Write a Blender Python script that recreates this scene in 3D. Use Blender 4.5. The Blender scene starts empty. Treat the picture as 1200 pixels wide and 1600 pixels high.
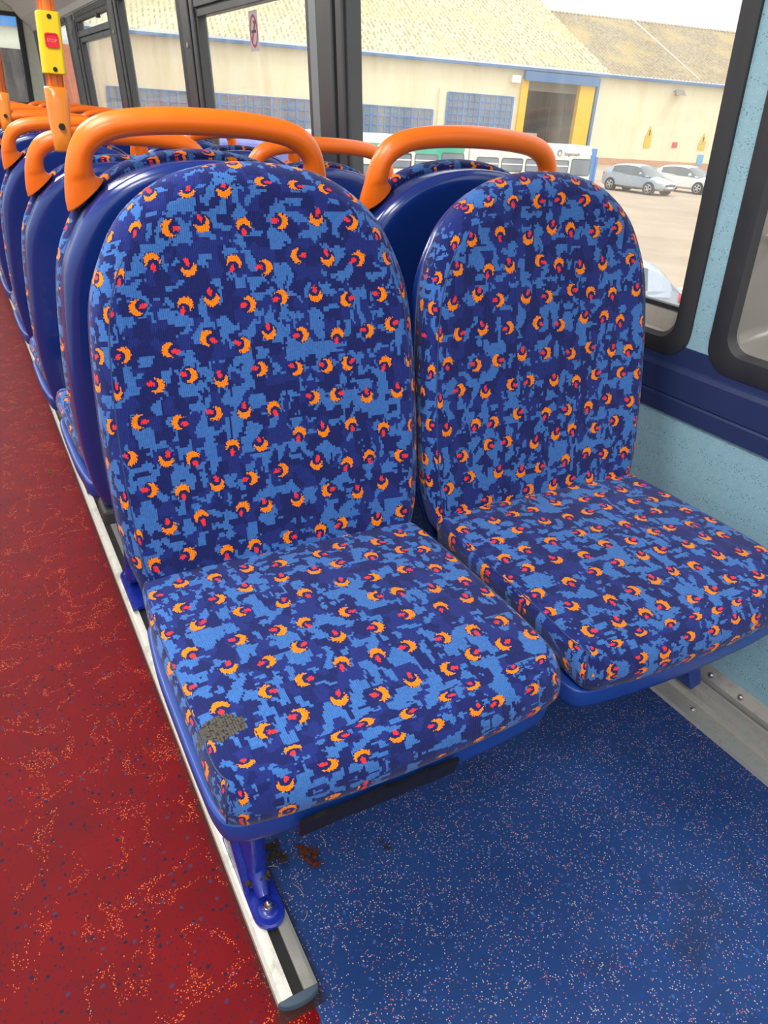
import bpy, math, random
from mathutils import Vector, Matrix
random.seed(4)
C = bpy.context.scene.collection
S = bpy.context.scene
PI = math.pi

# ------------------------------------------------------------------ camera
H = 1.08
cam_d = bpy.data.cameras.new('camera'); cam = bpy.data.objects.new('camera', cam_d); C.objects.link(cam)
R0 = (0.87519956, -0.48004821, 0.05982849)
D0 = (-0.18702355, -0.449814, -0.87332099)
F0 = (0.44614787, 0.75314081, -0.48345733)
m = Matrix(((R0[0], -D0[0], -F0[0], 0), (R0[1], -D0[1], -F0[1], 0), (R0[2], -D0[2], -F0[2], H), (0, 0, 0, 1)))
cam.matrix_world = m
cam_d.sensor_fit = 'VERTICAL'; cam_d.sensor_height = 36; cam_d.lens = 36 * 1118.8 / 1600
cam_d.clip_start = 0.02; cam_d.clip_end = 500
S.camera = cam

# ------------------------------------------------------------------ world (bright overcast sky)
SKY_LOW, SKY_HIGH = 0.93, 2.2
w = bpy.data.worlds.new('sky'); S.world = w; w.use_nodes = True
nt = w.node_tree; nt.nodes.clear()
tc = nt.nodes.new('ShaderNodeTexCoord'); sp = nt.nodes.new('ShaderNodeSeparateXYZ'); nt.links.new(tc.outputs['Generated'], sp.inputs[0])
mr = nt.nodes.new('ShaderNodeMapRange'); mr.inputs[1].default_value = 0.0; mr.inputs[2].default_value = 0.75
mr.inputs[3].default_value = SKY_LOW; mr.inputs[4].default_value = SKY_HIGH
nt.links.new(sp.outputs[2], mr.inputs[0])
nz = nt.nodes.new('ShaderNodeTexNoise'); nz.inputs['Scale'].default_value = 2.5; nz.inputs['Detail'].default_value = 4
nt.links.new(tc.outputs['Generated'], nz.inputs[0])
mm = nt.nodes.new('ShaderNodeMath'); mm.operation = 'MULTIPLY_ADD'; mm.inputs[1].default_value = 0.18; mm.inputs[2].default_value = 0.91
nt.links.new(nz.outputs[0], mm.inputs[0])
m2 = nt.nodes.new('ShaderNodeMath'); m2.operation = 'MULTIPLY'; nt.links.new(mm.outputs[0], m2.inputs[0]); nt.links.new(mr.outputs[0], m2.inputs[1])
bg = nt.nodes.new('ShaderNodeBackground'); bg.inputs[0].default_value = (0.97, 0.985, 1.0, 1); nt.links.new(m2.outputs[0], bg.inputs[1])
wo = nt.nodes.new('ShaderNodeOutputWorld'); nt.links.new(bg.outputs[0], wo.inputs[0])
# soft sun through thin cloud
sl = bpy.data.lights.new('sun', 'SUN'); sl.energy = 1.35; sl.angle = math.radians(12); sl.color = (1, 0.95, 0.86)
so = bpy.data.objects.new('sun', sl); C.objects.link(so)
so.rotation_euler = Vector((-0.30, 0.42, -0.86)).to_track_quat('-Z', 'Y').to_euler()
S.view_settings.view_transform = 'Standard'; S.view_settings.look = 'None'; S.view_settings.gamma = 1
S.view_settings.use_curve_mapping = False
S.view_settings.exposure = 0.0

# unseen area lights added under the ceiling to brighten the saloon
FILL_W = 26
for yy in (-0.6, 0.9, 2.4, 4.2, 6.2, 8.2):
    l = bpy.data.lights.new('cabin_fill', 'AREA'); l.shape = 'RECTANGLE'; l.size = 0.5; l.size_y = 0.9; l.energy = FILL_W; l.color = (1, 0.97, 0.93)
    o = bpy.data.objects.new('cabin_fill', l); C.objects.link(o); o.location = (-0.25, yy, 1.93)

# ------------------------------------------------------------------ node helper
def srgb(r, g, b):
    f = lambda c: (c / 255 / 12.92) if c / 255 <= 0.04045 else ((c / 255 + 0.055) / 1.055) ** 2.4
    return (f(r), f(g), f(b), 1)
class NB:
    def __init__(s, name):
        s.m = bpy.data.materials.new(name); s.m.use_nodes = True; s.t = s.m.node_tree; s.t.nodes.clear()
        s.out = s.t.nodes.new('ShaderNodeOutputMaterial')
    def n(s, kind, **kw):
        return s.t.nodes.new(kind)
    def put(s, sock, v):
        if v is None: return
        if hasattr(v, 'is_output') or isinstance(v, bpy.types.NodeSocket): s.t.links.new(v, sock)
        else: sock.default_value = v
    def M(s, op, a, b=None, c=None):
        x = s.n('ShaderNodeMath'); x.operation = op
        for i, v in enumerate((a, b, c)): s.put(x.inputs[i], v)
        return x.outputs[0]
    def V(s, op, a, b=None, out=0):
        x = s.n('ShaderNodeVectorMath'); x.operation = op
        s.put(x.inputs[0], a); s.put(x.inputs[1], b)
        return x.outputs[out]
    def xyz(s, v):
        x = s.n('ShaderNodeSeparateXYZ'); s.put(x.inputs[0], v); return x.outputs
    def comb(s, x, y, z=0.0):
        c = s.n('ShaderNodeCombineXYZ')
        for i, v in enumerate((x, y, z)): s.put(c.inputs[i], v)
        return c.outputs[0]
    def noise(s, vec, scale, detail=2, rough=0.5, col=False):
        x = s.n('ShaderNodeTexNoise'); s.put(x.inputs['Vector'], vec); x.inputs['Scale'].default_value = scale
        x.inputs['Detail'].default_value = detail; x.inputs['Roughness'].default_value = rough
        return x.outputs[1 if col else 0]
    def white(s, vec, col=False):
        x = s.n('ShaderNodeTexWhiteNoise'); x.noise_dimensions = '3D'; s.put(x.inputs['Vector'], vec)
        return x.outputs[1 if col else 0]
    def vor(s, vec, scale, dist='EUCLIDEAN', rnd=1.0, dims='3D'):
        x = s.n('ShaderNodeTexVoronoi'); x.voronoi_dimensions = dims; x.distance = dist
        s.put(x.inputs['Vector'], vec); x.inputs['Scale'].default_value = scale; x.inputs['Randomness'].default_value = rnd
        return x.outputs['Distance'], x.outputs['Color']
    def mix(s, f, a, b):
        x = s.n('ShaderNodeMix'); x.data_type = 'RGBA'
        s.put(x.inputs[0], f); s.put(x.inputs[6], a); s.put(x.inputs[7], b); return x.outputs[2]
    def sm(s, v, a, b, o0=0.0, o1=1.0):
        x = s.n('ShaderNodeMapRange'); x.interpolation_type = 'LINEAR'
        s.put(x.inputs[0], v); x.inputs[1].default_value = a; x.inputs[2].default_value = b
        x.inputs[3].default_value = o0; x.inputs[4].default_value = o1; return x.outputs[0]
    def bump(s, h, strength=0.3, dist=0.001):
        x = s.n('ShaderNodeBump'); x.inputs['Strength'].default_value = strength; x.inputs['Distance'].default_value = dist
        s.put(x.inputs['Height'], h); return x.outputs[0]
    def obj(s): 
        return s.n('ShaderNodeTexCoord').outputs['Object']
    def uv(s):
        return s.n('ShaderNodeTexCoord').outputs['UV']
    def bsdf(s, color, rough=0.5, metal=0.0, normal=None, spec=0.5, sheen=0.0, coat=0.0, emis=None, estr=0.0):
        b = s.n('ShaderNodeBsdfPrincipled')
        s.put(b.inputs['Base Color'], color); s.put(b.inputs['Roughness'], rough); s.put(b.inputs['Metallic'], metal)
        b.inputs['Specular IOR Level'].default_value = spec
        if normal is not None: s.put(b.inputs['Normal'], normal)
        b.inputs['Sheen Weight'].default_value = sheen; b.inputs['Coat Weight'].default_value = coat
        b.inputs['Coat Roughness'].default_value = 0.08
        if emis: b.inputs['Emission Color'].default_value = emis; b.inputs['Emission Strength'].default_value = estr
        s.t.links.new(b.outputs[0], s.out.inputs[0]); return b
MATS = {}
def simple(name, rgb, rough=0.5, metal=0.0, spec=0.5, coat=0.0, var=0.06, vs=30, bump=0.0, bs=300):
    b = NB(name); c = srgb(*rgb); v = b.noise(b.obj(), vs, 3)
    d = tuple(max(0, x * (1 - var * 2)) for x in c[:3]) + (1,)
    e = tuple(min(1, x * (1 + var * 2)) for x in c[:3]) + (1,)
    col = b.mix(v, d, e)
    nrm = b.bump(b.noise(b.obj(), bs, 2), bump, 0.001) if bump else None
    rr = b.sm(v, 0.3, 0.7, rough * 0.85, min(1, rough * 1.15))
    b.bsdf(col, rr, metal, nrm, spec, 0, coat)
    MATS[name] = b.m; return b.m

def moquette(name, worn=None):
    b = NB(name); uv = b.uv(); u, v, _ = b.xyz(uv)
    # knit grid
    ku = b.M('MULTIPLY', b.M('FLOOR', b.M('DIVIDE', u, 0.0014)), 0.0014)
    kv = b.M('MULTIPLY', b.M('FLOOR', b.M('DIVIDE', v, 0.0017)), 0.0017)
    Q = b.comb(ku, kv)
    bu = b.M('MULTIPLY', b.M('FLOOR', b.M('DIVIDE', u, 0.0028)), 0.0028)
    bv = b.M('MULTIPLY', b.M('FLOOR', b.M('DIVIDE', v, 0.0034)), 0.0034)
    B = b.comb(bu, bv)
    nw = b.V('SUBTRACT', b.noise(B, 55, 2, 0.6, True), (0.5, 0.5, 0.5))
    Bw = b.V('ADD', B, b.V('MULTIPLY', nw, (0.018, 0.018, 0.0)))
    _, c1 = b.vor(b.V('MULTIPLY', Bw, (1, 0.8, 1)), 62, 'CHEBYCHEV', 1.0, '2D')
    r1 = b.xyz(c1)
    _, c2 = b.vor(b.V('MULTIPLY', b.V('ADD', Bw, (3.1, 1.7, 0)), (0.8, 2.1, 1)), 52, 'CHEBYCHEV', 1.0, '2D')
    _, c3 = b.vor(b.V('MULTIPLY', b.V('ADD', Bw, (7.3, 5.2, 0)), (2.4, 0.7, 1)), 55, 'CHEBYCHEV', 1.0, '2D')
    lA = b.M('GREATER_THAN', r1[0], 0.55)
    lB = b.M('GREATER_THAN', b.xyz(c2)[0], 0.80)
    dC = b.M('GREATER_THAN', b.xyz(c3)[1], 0.78)
    dD = b.M('GREATER_THAN', b.xyz(c2)[1], 0.80)
    light = b.M('MULTIPLY', b.M('MAXIMUM', lA, lB), b.M('SUBTRACT', 1.0, b.M('MAXIMUM', dC, dD)))
    # motifs
    CS = 0.0490
    sv = b.M('DIVIDE', kv, CS); row = b.M('FLOOR', sv)
    odd = b.M('MULTIPLY', b.M('FLOORED_MODULO', row, 2.0), 0.5)
    su = b.M('ADD', b.M('DIVIDE', ku, CS), odd); colm = b.M('FLOOR', su)
    cell = b.comb(colm, row, 3.3); wn = b.xyz(b.white(cell, True))
    pu = b.M('SUBTRACT', b.M('SUBTRACT', b.M('SUBTRACT', su, colm), 0.5), b.M('MULTIPLY', b.M('SUBTRACT', wn[0], 0.5), 0.34))
    pv = b.M('SUBTRACT', b.M('SUBTRACT', b.M('SUBTRACT', sv, row), 0.5), b.M('MULTIPLY', b.M('SUBTRACT', wn[1], 0.5), 0.34))
    pu = b.M('MULTIPLY', pu, CS); pv = b.M('MULTIPLY', pv, CS)
    ang = b.M('MULTIPLY', b.M('FLOOR', b.M('MULTIPLY', wn[2], 4.0)), PI / 2)
    ang = b.M('ADD', ang, b.M('MULTIPLY', b.M('SUBTRACT', wn[0], 0.5), 0.9))
    ca, sa = b.M('COSINE', ang), b.M('SINE', ang)
    x = b.M('SUBTRACT', b.M('MULTIPLY', pu, ca), b.M('MULTIPLY', pv, sa))
    y = b.M('ADD', b.M('MULTIPLY', pu, sa), b.M('MULTIPLY', pv, ca))
    jit = b.M('MULTIPLY', b.M('SUBTRACT', b.white(b.comb(ku, kv, 9.0)), 0.5), 0.0026)
    def dist(cx, cy, kx=1.0, ky=1.0):
        dx = b.M('MULTIPLY', b.M('SUBTRACT', x, cx), kx); dy = b.M('MULTIPLY', b.M('SUBTRACT', y, cy), ky)
        return b.M('SQRT', b.M('ADD', b.M('MULTIPLY', dx, dx), b.M('MULTIPLY', dy, dy)))
    d1 = b.M('ADD', dist(0, 0), jit); d2 = dist(0, 0.0061)
    cres = b.M('MULTIPLY', b.M('LESS_THAN', d1, 0.0099), b.M('GREATER_THAN', d2, 0.0078))
    halo = b.M('LESS_THAN', b.M('ADD', dist(0, 0.001), jit), 0.0115)
    red = b.M('LESS_THAN', b.M('ADD', dist(0.0008, 0.0082, 1.45, 0.9), jit), 0.0046)
    navy = srgb(24, 34, 94); navy2 = srgb(30, 44, 114); lb = srgb(58, 106, 174)
    base = b.mix(b.M('GREATER_THAN', b.xyz(c1)[2], 0.6), navy, navy2)
    col = b.mix(light, base, lb)
    col = b.mix(halo, col, navy)
    col = b.mix(cres, col, srgb(243, 130, 18))
    col = b.mix(red, col, srgb(232, 50, 58))
    var = b.sm(b.white(b.comb(ku, kv, 1.0)), 0, 1, 0.80, 1.14)
    vb = b.V('SCALE', col); 
    sc = b.t.nodes.new('ShaderNodeVectorMath'); sc.operation = 'SCALE'; b.put(sc.inputs[0], col); b.put(sc.inputs[3], var)
    col = sc.outputs[0]
    if worn:
        d = b.V('SUBTRACT', b.obj(), worn[0]); d = b.V('MULTIPLY', d, worn[1]); ln = b.n('ShaderNodeVectorMath'); ln.operation = 'LENGTH'; b.put(ln.inputs[0], d)
        f = b.M('ADD', ln.outputs['Value'], b.M('MULTIPLY', b.M('SUBTRACT', b.noise(b.obj(), 75, 3), 0.5), 1.1))
        mk = b.M('LESS_THAN', f, 1.0)
        grime = b.mix(b.M('FRACT', b.M('DIVIDE', u, 0.0031)), srgb(58, 56, 52), srgb(92, 88, 80))
        grime = b.mix(b.M('GREATER_THAN', b.noise(b.obj(), 330, 2), 0.58), grime, srgb(34, 34, 36))
        col = b.mix(mk, col, grime)
    rib = b.M('ADD', b.M('SINE', b.M('MULTIPLY', u, 2 * PI / 0.0028)), b.M('MULTIPLY', b.noise(b.uv(), 700, 2), 1.2))
    nr = b.bump(rib, 0.35, 0.0006)
    b.bsdf(col, 0.92, 0, nr, 0.15, 0.12)
    MATS[name] = b.m; return b.m

def floor_mat(name, kind):
    b = NB(name); P = b.obj()
    d1, c1 = b.vor(P, 390); w1 = b.xyz(c1)          # ~3 mm grains
    d2, c2 = b.vor(b.V('ADD', P, (5, 3, 0)), 95); w2 = b.xyz(c2)   # chips
    edge = b.noise(P, 260, 2)
    if kind == 'red':
        base = b.mix(b.noise(P, 9, 3), srgb(84, 0, 8), srgb(120, 0, 10))
        # swirl bands of orange specks
        sw = b.noise(b.V('ADD', P, b.V('MULTIPLY', b.noise(P, 5, 1, 0.5, True), (0.22, 0.22, 0))), 15, 1)
        band = b.M('MULTIPLY', b.M('GREATER_THAN', sw, 0.52), b.M('LESS_THAN', sw, 0.585))
        band2 = b.sm(b.M('ABSOLUTE', b.M('SUBTRACT', sw, 0.555)), 0.015, 0.05, 0.42, 0.99)
        band2 = b.M('ADD', band2, b.sm(b.noise(b.V('ADD', P, (4, 8, 0)), 13, 1), 0.42, 0.50, 0.45, 0.0))
        spk = b.M('MULTIPLY', b.M('GREATER_THAN', w1[0], band2), b.M('LESS_THAN', d1, 0.36))
        chip = b.M('MULTIPLY', b.M('GREATER_THAN', w2[0], 0.76), b.M('LESS_THAN', b.M('ADD', d2, b.M('MULTIPLY', edge, 0.25)), 0.42))
        cc = b.mix(b.M('GREATER_THAN', w2[1], 0.7), srgb(34, 18, 48), srgb(66, 44, 72))
        d3, c3 = b.vor(b.V('ADD', P, (1, 9, 0)), 190); w3 = b.xyz(c3)
        ch2 = b.M('MULTIPLY', b.M('GREATER_THAN', w3[0], 0.70), b.M('LESS_THAN', d3, 0.33))
        col = b.mix(ch2, base, srgb(62, 16, 42))
        col = b.mix(chip, col, cc); col = b.mix(spk, col, b.mix(w1[1], srgb(196, 58, 32), srgb(228, 122, 58)))
        rough = 0.55
    else:
        base = b.mix(b.noise(P, 7, 3), srgb(32, 58, 112), srgb(42, 74, 132))
        dens = b.sm(b.noise(P, 22, 2), 0.35, 0.7, 0.90, 0.62)
        spk = b.M('MULTIPLY', b.M('GREATER_THAN', w1[0], dens), b.M('LESS_THAN', d1, 0.36))
        chip = b.M('MULTIPLY', b.M('GREATER_THAN', w2[0], 0.72), b.M('LESS_THAN', b.M('ADD', d2, b.M('MULTIPLY', edge, 0.25)), 0.40))
        col = b.mix(chip, base, b.mix(w2[1], srgb(30, 66, 150), srgb(66, 100, 164)))
        sc = b.mix(b.M('GREATER_THAN', w1[1], 0.66), srgb(198, 180, 172), srgb(206, 104, 96))
        col = b.mix(spk, col, sc)
        dirt = b.sm(b.noise(b.V('ADD', P, (2, 0, 0)), 4.5, 5, 0.7), 0.55, 0.72)
        col = b.mix(b.M('MULTIPLY', dirt, 0.5), col, srgb(36, 40, 50))
        rough = 0.45
    # trodden grime along the rail
    px = b.xyz(P)[0]
    near = b.sm(b.M('ADD', b.M('ABSOLUTE', b.M('SUBTRACT', px, 0.2145)), b.M('MULTIPLY', b.noise(P, 60, 4), 0.016)), 0.036, 0.050, 0.85, 0.0)
    near = b.M('MULTIPLY', near, b.M('GREATER_THAN', b.xyz(P)[1], 0.482))
    col = b.mix(near, col, srgb(42, 34, 30))
    b.bsdf(col, rough, 0, b.bump(b.noise(P, 420, 2), 0.12, 0.0006), 0.13)
    MATS[name] = b.m; return b.m

def speckle_panel(name):
    b = NB(name); P = b.obj(); d, c = b.vor(P, 300); ww = b.xyz(c)
    col = b.mix(b.noise(P, 90, 3), srgb(140, 182, 196), srgb(158, 198, 210))
    s1 = b.M('MULTIPLY', b.M('GREATER_THAN', ww[0], 0.80), b.M('LESS_THAN', d, 0.36))
    s2 = b.M('MULTIPLY', b.M('GREATER_THAN', ww[1], 0.82), b.M('LESS_THAN', d, 0.32))
    col = b.mix(s1, col, srgb(98, 134, 158)); col = b.mix(s2, col, srgb(182, 212, 220))
    b.bsdf(col, 0.55, 0, b.bump(b.noise(P, 500, 2), 0.1, 0.0005), 0.35); MATS[name] = b.m; return b.m

def aluminium(name, rgb=(178, 176, 168), dirt=0.4):
    b = NB(name); P = b.obj()
    st = b.noise(b.V('MULTIPLY', P, (1, 0.03, 1)), 500, 3)
    col = b.mix(st, tuple(x * 0.8 for x in srgb(*rgb)[:3]) + (1,), srgb(*rgb))
    dm = b.sm(b.noise(P, 28, 6, 0.75), 0.52, 0.66, 0.0, dirt)
    col = b.mix(dm, col, srgb(92, 82, 68))
    sp = b.M('GREATER_THAN', b.noise(P, 240, 4, 0.8), 0.66)
    col = b.mix(b.M('MULTIPLY', sp, 0.7), col, srgb(70, 52, 38))
    b.bsdf(col, b.sm(dm, 0, 0.4, 0.38, 0.7), b.sm(dm, 0, 0.4, 0.45, 0.1), None, 0.5); MATS[name] = b.m; return b.m

def glass_mat(name, film=0.07):
    b = NB(name)
    tr = b.n('ShaderNodeBsdfTransparent'); tr.inputs[0].default_value = (0.97, 0.98, 0.97, 1)
    gl = b.n('ShaderNodeBsdfGlossy'); gl.inputs['Roughness'].default_value = 0.02
    lw = b.n('ShaderNodeLayerWeight'); lw.inputs[0].default_value = 0.5
    fr = b.n('ShaderNodeMath'); fr.operation = 'MULTIPLY_ADD'; b.put(fr.inputs[0], b.M('POWER', lw.outputs['Facing'], 5.0)); fr.inputs[1].default_value = 0.35; fr.inputs[2].default_value = 0.025
    mx = b.n('ShaderNodeMixShader'); b.t.links.new(fr.outputs[0], mx.inputs[0]); b.t.links.new(tr.outputs[0], mx.inputs[1]); b.t.links.new(gl.outputs[0], mx.inputs[2])
    df = b.n('ShaderNodeBsdfTranslucent'); df.inputs[0].default_value = (0.9, 0.88, 0.82, 1)
    P = b.obj()
    smear = b.noise(b.V('MULTIPLY', P, (1, 1, 0.25)), 9, 5, 0.65)
    f = b.sm(smear, 0.4, 0.75, film * 0.5, film * 1.8)
    m3 = b.n('ShaderNodeMixShader'); b.put(m3.inputs[0], f); b.t.links.new(mx.outputs[0], m3.inputs[1]); b.t.links.new(df.outputs[0], m3.inputs[2])
    b.t.links.new(m3.outputs[0], b.out.inputs[0]); MATS[name] = b.m; return b.m

def streaky(name, rgb, rgb2, sx=1.0, sz=0.12, scale=1.2, rough=0.85):
    b = NB(name); P = b.obj()
    n1 = b.noise(b.V('MULTIPLY', P, (sx, sx, sz)), scale, 6, 0.65); n2 = b.noise(P, 0.35, 4)
    f = b.sm(b.M('ADD', b.M('MULTIPLY', n1, 0.6), b.M('MULTIPLY', n2, 0.4)), 0.38, 0.66)
    b.bsdf(b.mix(f, srgb(*rgb), srgb(*rgb2)), rough, 0, None, 0.2); MATS[name] = b.m; return b.m

def roof_sheet(name, rgb, rgb2, rgb3):
    b = NB(name); P = b.obj()
    n1 = b.noise(P, 2.6, 6, 0.75); n2 = b.noise(b.V('ADD', P, (9, 2, 1)), 0.22, 3)
    px = b.xyz(P)[0]
    c = b.mix(b.sm(n1, 0.42, 0.62), srgb(*rgb), srgb(*rgb2)); rib_dark = b.M('MULTIPLY', b.M('GREATER_THAN', b.M('SINE', b.M('MULTIPLY', px, 2 * PI / 0.45)), 0.25), b.M('GREATER_THAN', b.noise(b.V('MULTIPLY', P, (1, 1.2, 1)), 1.7, 4, 0.8), 0.5)); c = b.mix(b.M('MULTIPLY', rib_dark, 0.75), c, tuple(x * 0.5 for x in srgb(*rgb3)[:3]) + (1,)); c = b.mix(b.sm(n2, 0.5, 0.62, 0, 0.6), c, srgb(*rgb3))  # broken dark stripes in the colour make the corrugations show at a distance
    b.bsdf(c, 0.95, 0, None, 0.1); MATS[name] = b.m; return b.m

FAB = moquette('moquette_fabric')
FABW = moquette('moquette_fabric_worn', ((-0.207, -0.306, 0.486), (38, 58, 24)))
simple('blue_plastic', (18, 48, 122), 0.22, 0, 0.6, 0.35, 0.03, 12)
simple('blue_metal', (24, 44, 150), 0.28, 0, 0.6, 0.3, 0.08, 40)
simple('pan_blue', (22, 62, 142), 0.35, 0, 0.5, 0, 0.06, 20)
simple('orange_plastic', (240, 112, 18), 0.33, 0, 0.5, 0.1, 0.03, 20, 0.04, 500)
simple('amber_clamp', (226, 132, 34), 0.25, 0, 0.5, 0.5, 0.03, 20)
simple('yellow_plastic', (232, 200, 10), 0.4, 0, 0.5, 0, 0.02, 20)
simple('red_button', (216, 24, 48), 0.35, 0, 0.5, 0, 0.02, 20)
simple('pale_red', (240, 150, 140), 0.5)
simple('steel', (200, 200, 200), 0.18, 1.0, 0.5, 0, 0.04, 60)
simple('dark_metal', (50, 48, 46), 0.4, 0.6)
simple('black_rubber', (50, 52, 55), 0.5, 0, 0.45, 0, 0.05, 20, 0.08, 400)
simple('dark_frame', (74, 77, 80), 0.36, 0.25, 0.5, 0, 0.06, 8)
simple('grey_reveal', (128, 126, 120), 0.25, 0, 0.55, 0.1, 0.06, 10)
simple('grey_strip', (138, 146, 150), 0.4, 0.3)
simple('ledge', (184, 180, 168), 0.4, 0.2, 0.5, 0, 0.08, 60)
simple('black_strip', (18, 18, 22), 0.45, 0, 0.5, 0, 0.05, 20, 0.3, 200)
simple('navy_trim', (42, 56, 98), 0.42, 0, 0.45, 0, 0.04, 10, 0.05, 300)
simple('end_cap', (66, 84, 100), 0.6)
simple('slot_black', (26, 24, 24), 0.7)
simple('ceiling_grey', (196, 196, 192), 0.6)
simple('cream_plastic', (222, 226, 208), 0.5)
simple('grime', (70, 58, 44), 0.9, 0, 0.2, 0, 0.2, 200, 0.6, 300)
simple('dead_leaf', (84, 34, 20), 0.7, 0, 0.3, 0, 0.25, 120)
simple('dark_litter', (52, 42, 34), 0.9, 0, 0.2, 0, 0.25, 120)
simple('green_leaf', (72, 84, 44), 0.7, 0, 0.3, 0, 0.15, 120)
simple('fibre', (170, 160, 140), 0.9)
FR = floor_mat('red_flooring', 'red'); FBm = floor_mat('blue_flooring', 'blue')
PANEL = speckle_panel('blue_speckled_panel')
ALU = aluminium('aluminium', (196, 194, 188), 0.3); ALU2 = aluminium('aluminium_bright', (206, 204, 194), 0.3)
GLASS = glass_mat('window_glass')
streaky('cream_render', (246, 238, 208), (234, 222, 186), 1, 0.15, 0.9)
streaky('ground', (186, 168, 148), (160, 142, 124), 0.25, 1, 1.2)
roof_sheet('old_roof', (226, 218, 180), (206, 196, 156), (190, 180, 142))
roof_sheet('brown_roof', (176, 162, 138), (146, 132, 114), (192, 170, 122))
simple('gutter_blue', (78, 124, 176), 0.6); simple('sign_yellow', (238, 196, 40), 0.6); simple('door_yellow', (244, 196, 20), 0.6)
simple('brick', (206, 160, 130), 0.9, 0, 0.2, 0, 0.15, 6); simple('shop_glass', (120, 132, 146), 0.3, 0, 0.5, 0, 0.2, 0.6)
simple('grid_blue', (84, 140, 206), 0.6); simple('shed_dark', (134, 128, 118), 0.8, 0, 0.3, 0, 0.12, 0.5); simple('white_paint', (240, 240, 236), 0.4)
simple('bus_white', (246, 244, 234), 0.35); simple('bus_teal', (40, 186, 152), 0.4); simple('bus_blue', (40, 134, 214), 0.35)
simple('bus_navy', (84, 96, 190), 0.35); simple('bus_orange', (250, 150, 50), 0.4)
simple('tyre', (40, 40, 42), 0.85); simple('car_silver', (176, 188, 204), 0.25, 0.5, 0.5, 0.5); simple('car_white', (246, 246, 242), 0.25, 0, 0.5, 0.5)
simple('car_glass', (84, 96, 104), 0.1, 0, 0.8, 0.3, 0.1, 2); simple('wheel_alloy', (196, 196, 198), 0.35, 0.6); simple('lamp_clear', (226, 230, 234), 0.15, 0.3)
simple('grille_dark', (52, 54, 60), 0.4); simple('tail_red', (224, 60, 70), 0.3); simple('text_dark', (70, 78, 88), 0.6); simple('logo_blue', (30, 110, 170), 0.5)
simple('sign_white', (240, 236, 230), 0.6); simple('sign_red', (214, 70, 84), 0.6); simple('sign_lightblue', (110, 180, 226), 0.6)
simple('sticker_grey', (196, 186, 190), 0.6); simple('sticker_red', (176, 70, 100), 0.6); simple('dark_door', (44, 40, 46), 0.8, 0, 0.2, 0, 0.4, 14)
simple('brick_orange', (206, 104, 62), 0.9, 0, 0.2, 0, 0.25, 3)

# ------------------------------------------------------------------ object helpers
def link(name, verts, faces, mat, parent=None, uvs=None, smooth=True, loc=None, bevel=0, bseg=2, autos=None):
    me = bpy.data.meshes.new(name); me.from_pydata([tuple(v) for v in verts], [], faces); me.update()
    mats = mat if isinstance(mat, list) else [mat]
    for q in mats: me.materials.append(MATS[q] if isinstance(q, str) else q)
    if uvs is not None:
        ul = me.uv_layers.new(name='UVMap')
        for p in me.polygons:
            for li in p.loop_indices: ul.data[li].uv = uvs[me.loops[li].vertex_index]
    if smooth:
        for p in me.polygons: p.use_smooth = True
    o = bpy.data.objects.new(name, me); C.objects.link(o)
    if parent: o.parent = parent
    if loc: o.location = loc
    if bevel:
        bv = o.modifiers.new('bevel', 'BEVEL'); bv.width = bevel; bv.segments = bseg; bv.limit_method = 'ANGLE'; bv.angle_limit = 0.6
        bv.harden_normals = False
    if smooth and autos is not None:
        try: me.set_sharp_from_angle(angle=autos)
        except Exception: pass
    return o
def tag(o, label=None, cat=None, group=None, kind=None):
    if label: o['label'] = label
    if cat: o['category'] = cat
    if group: o['group'] = group
    if kind: o['kind'] = kind
    return o
def empty(name, loc=(0, 0, 0), rz=0, **k):
    o = bpy.data.objects.new(name, None); C.objects.link(o); o.location = loc; o.rotation_euler = (0, 0, rz); o.empty_display_size = 0.1
    return tag(o, **k)
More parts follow.
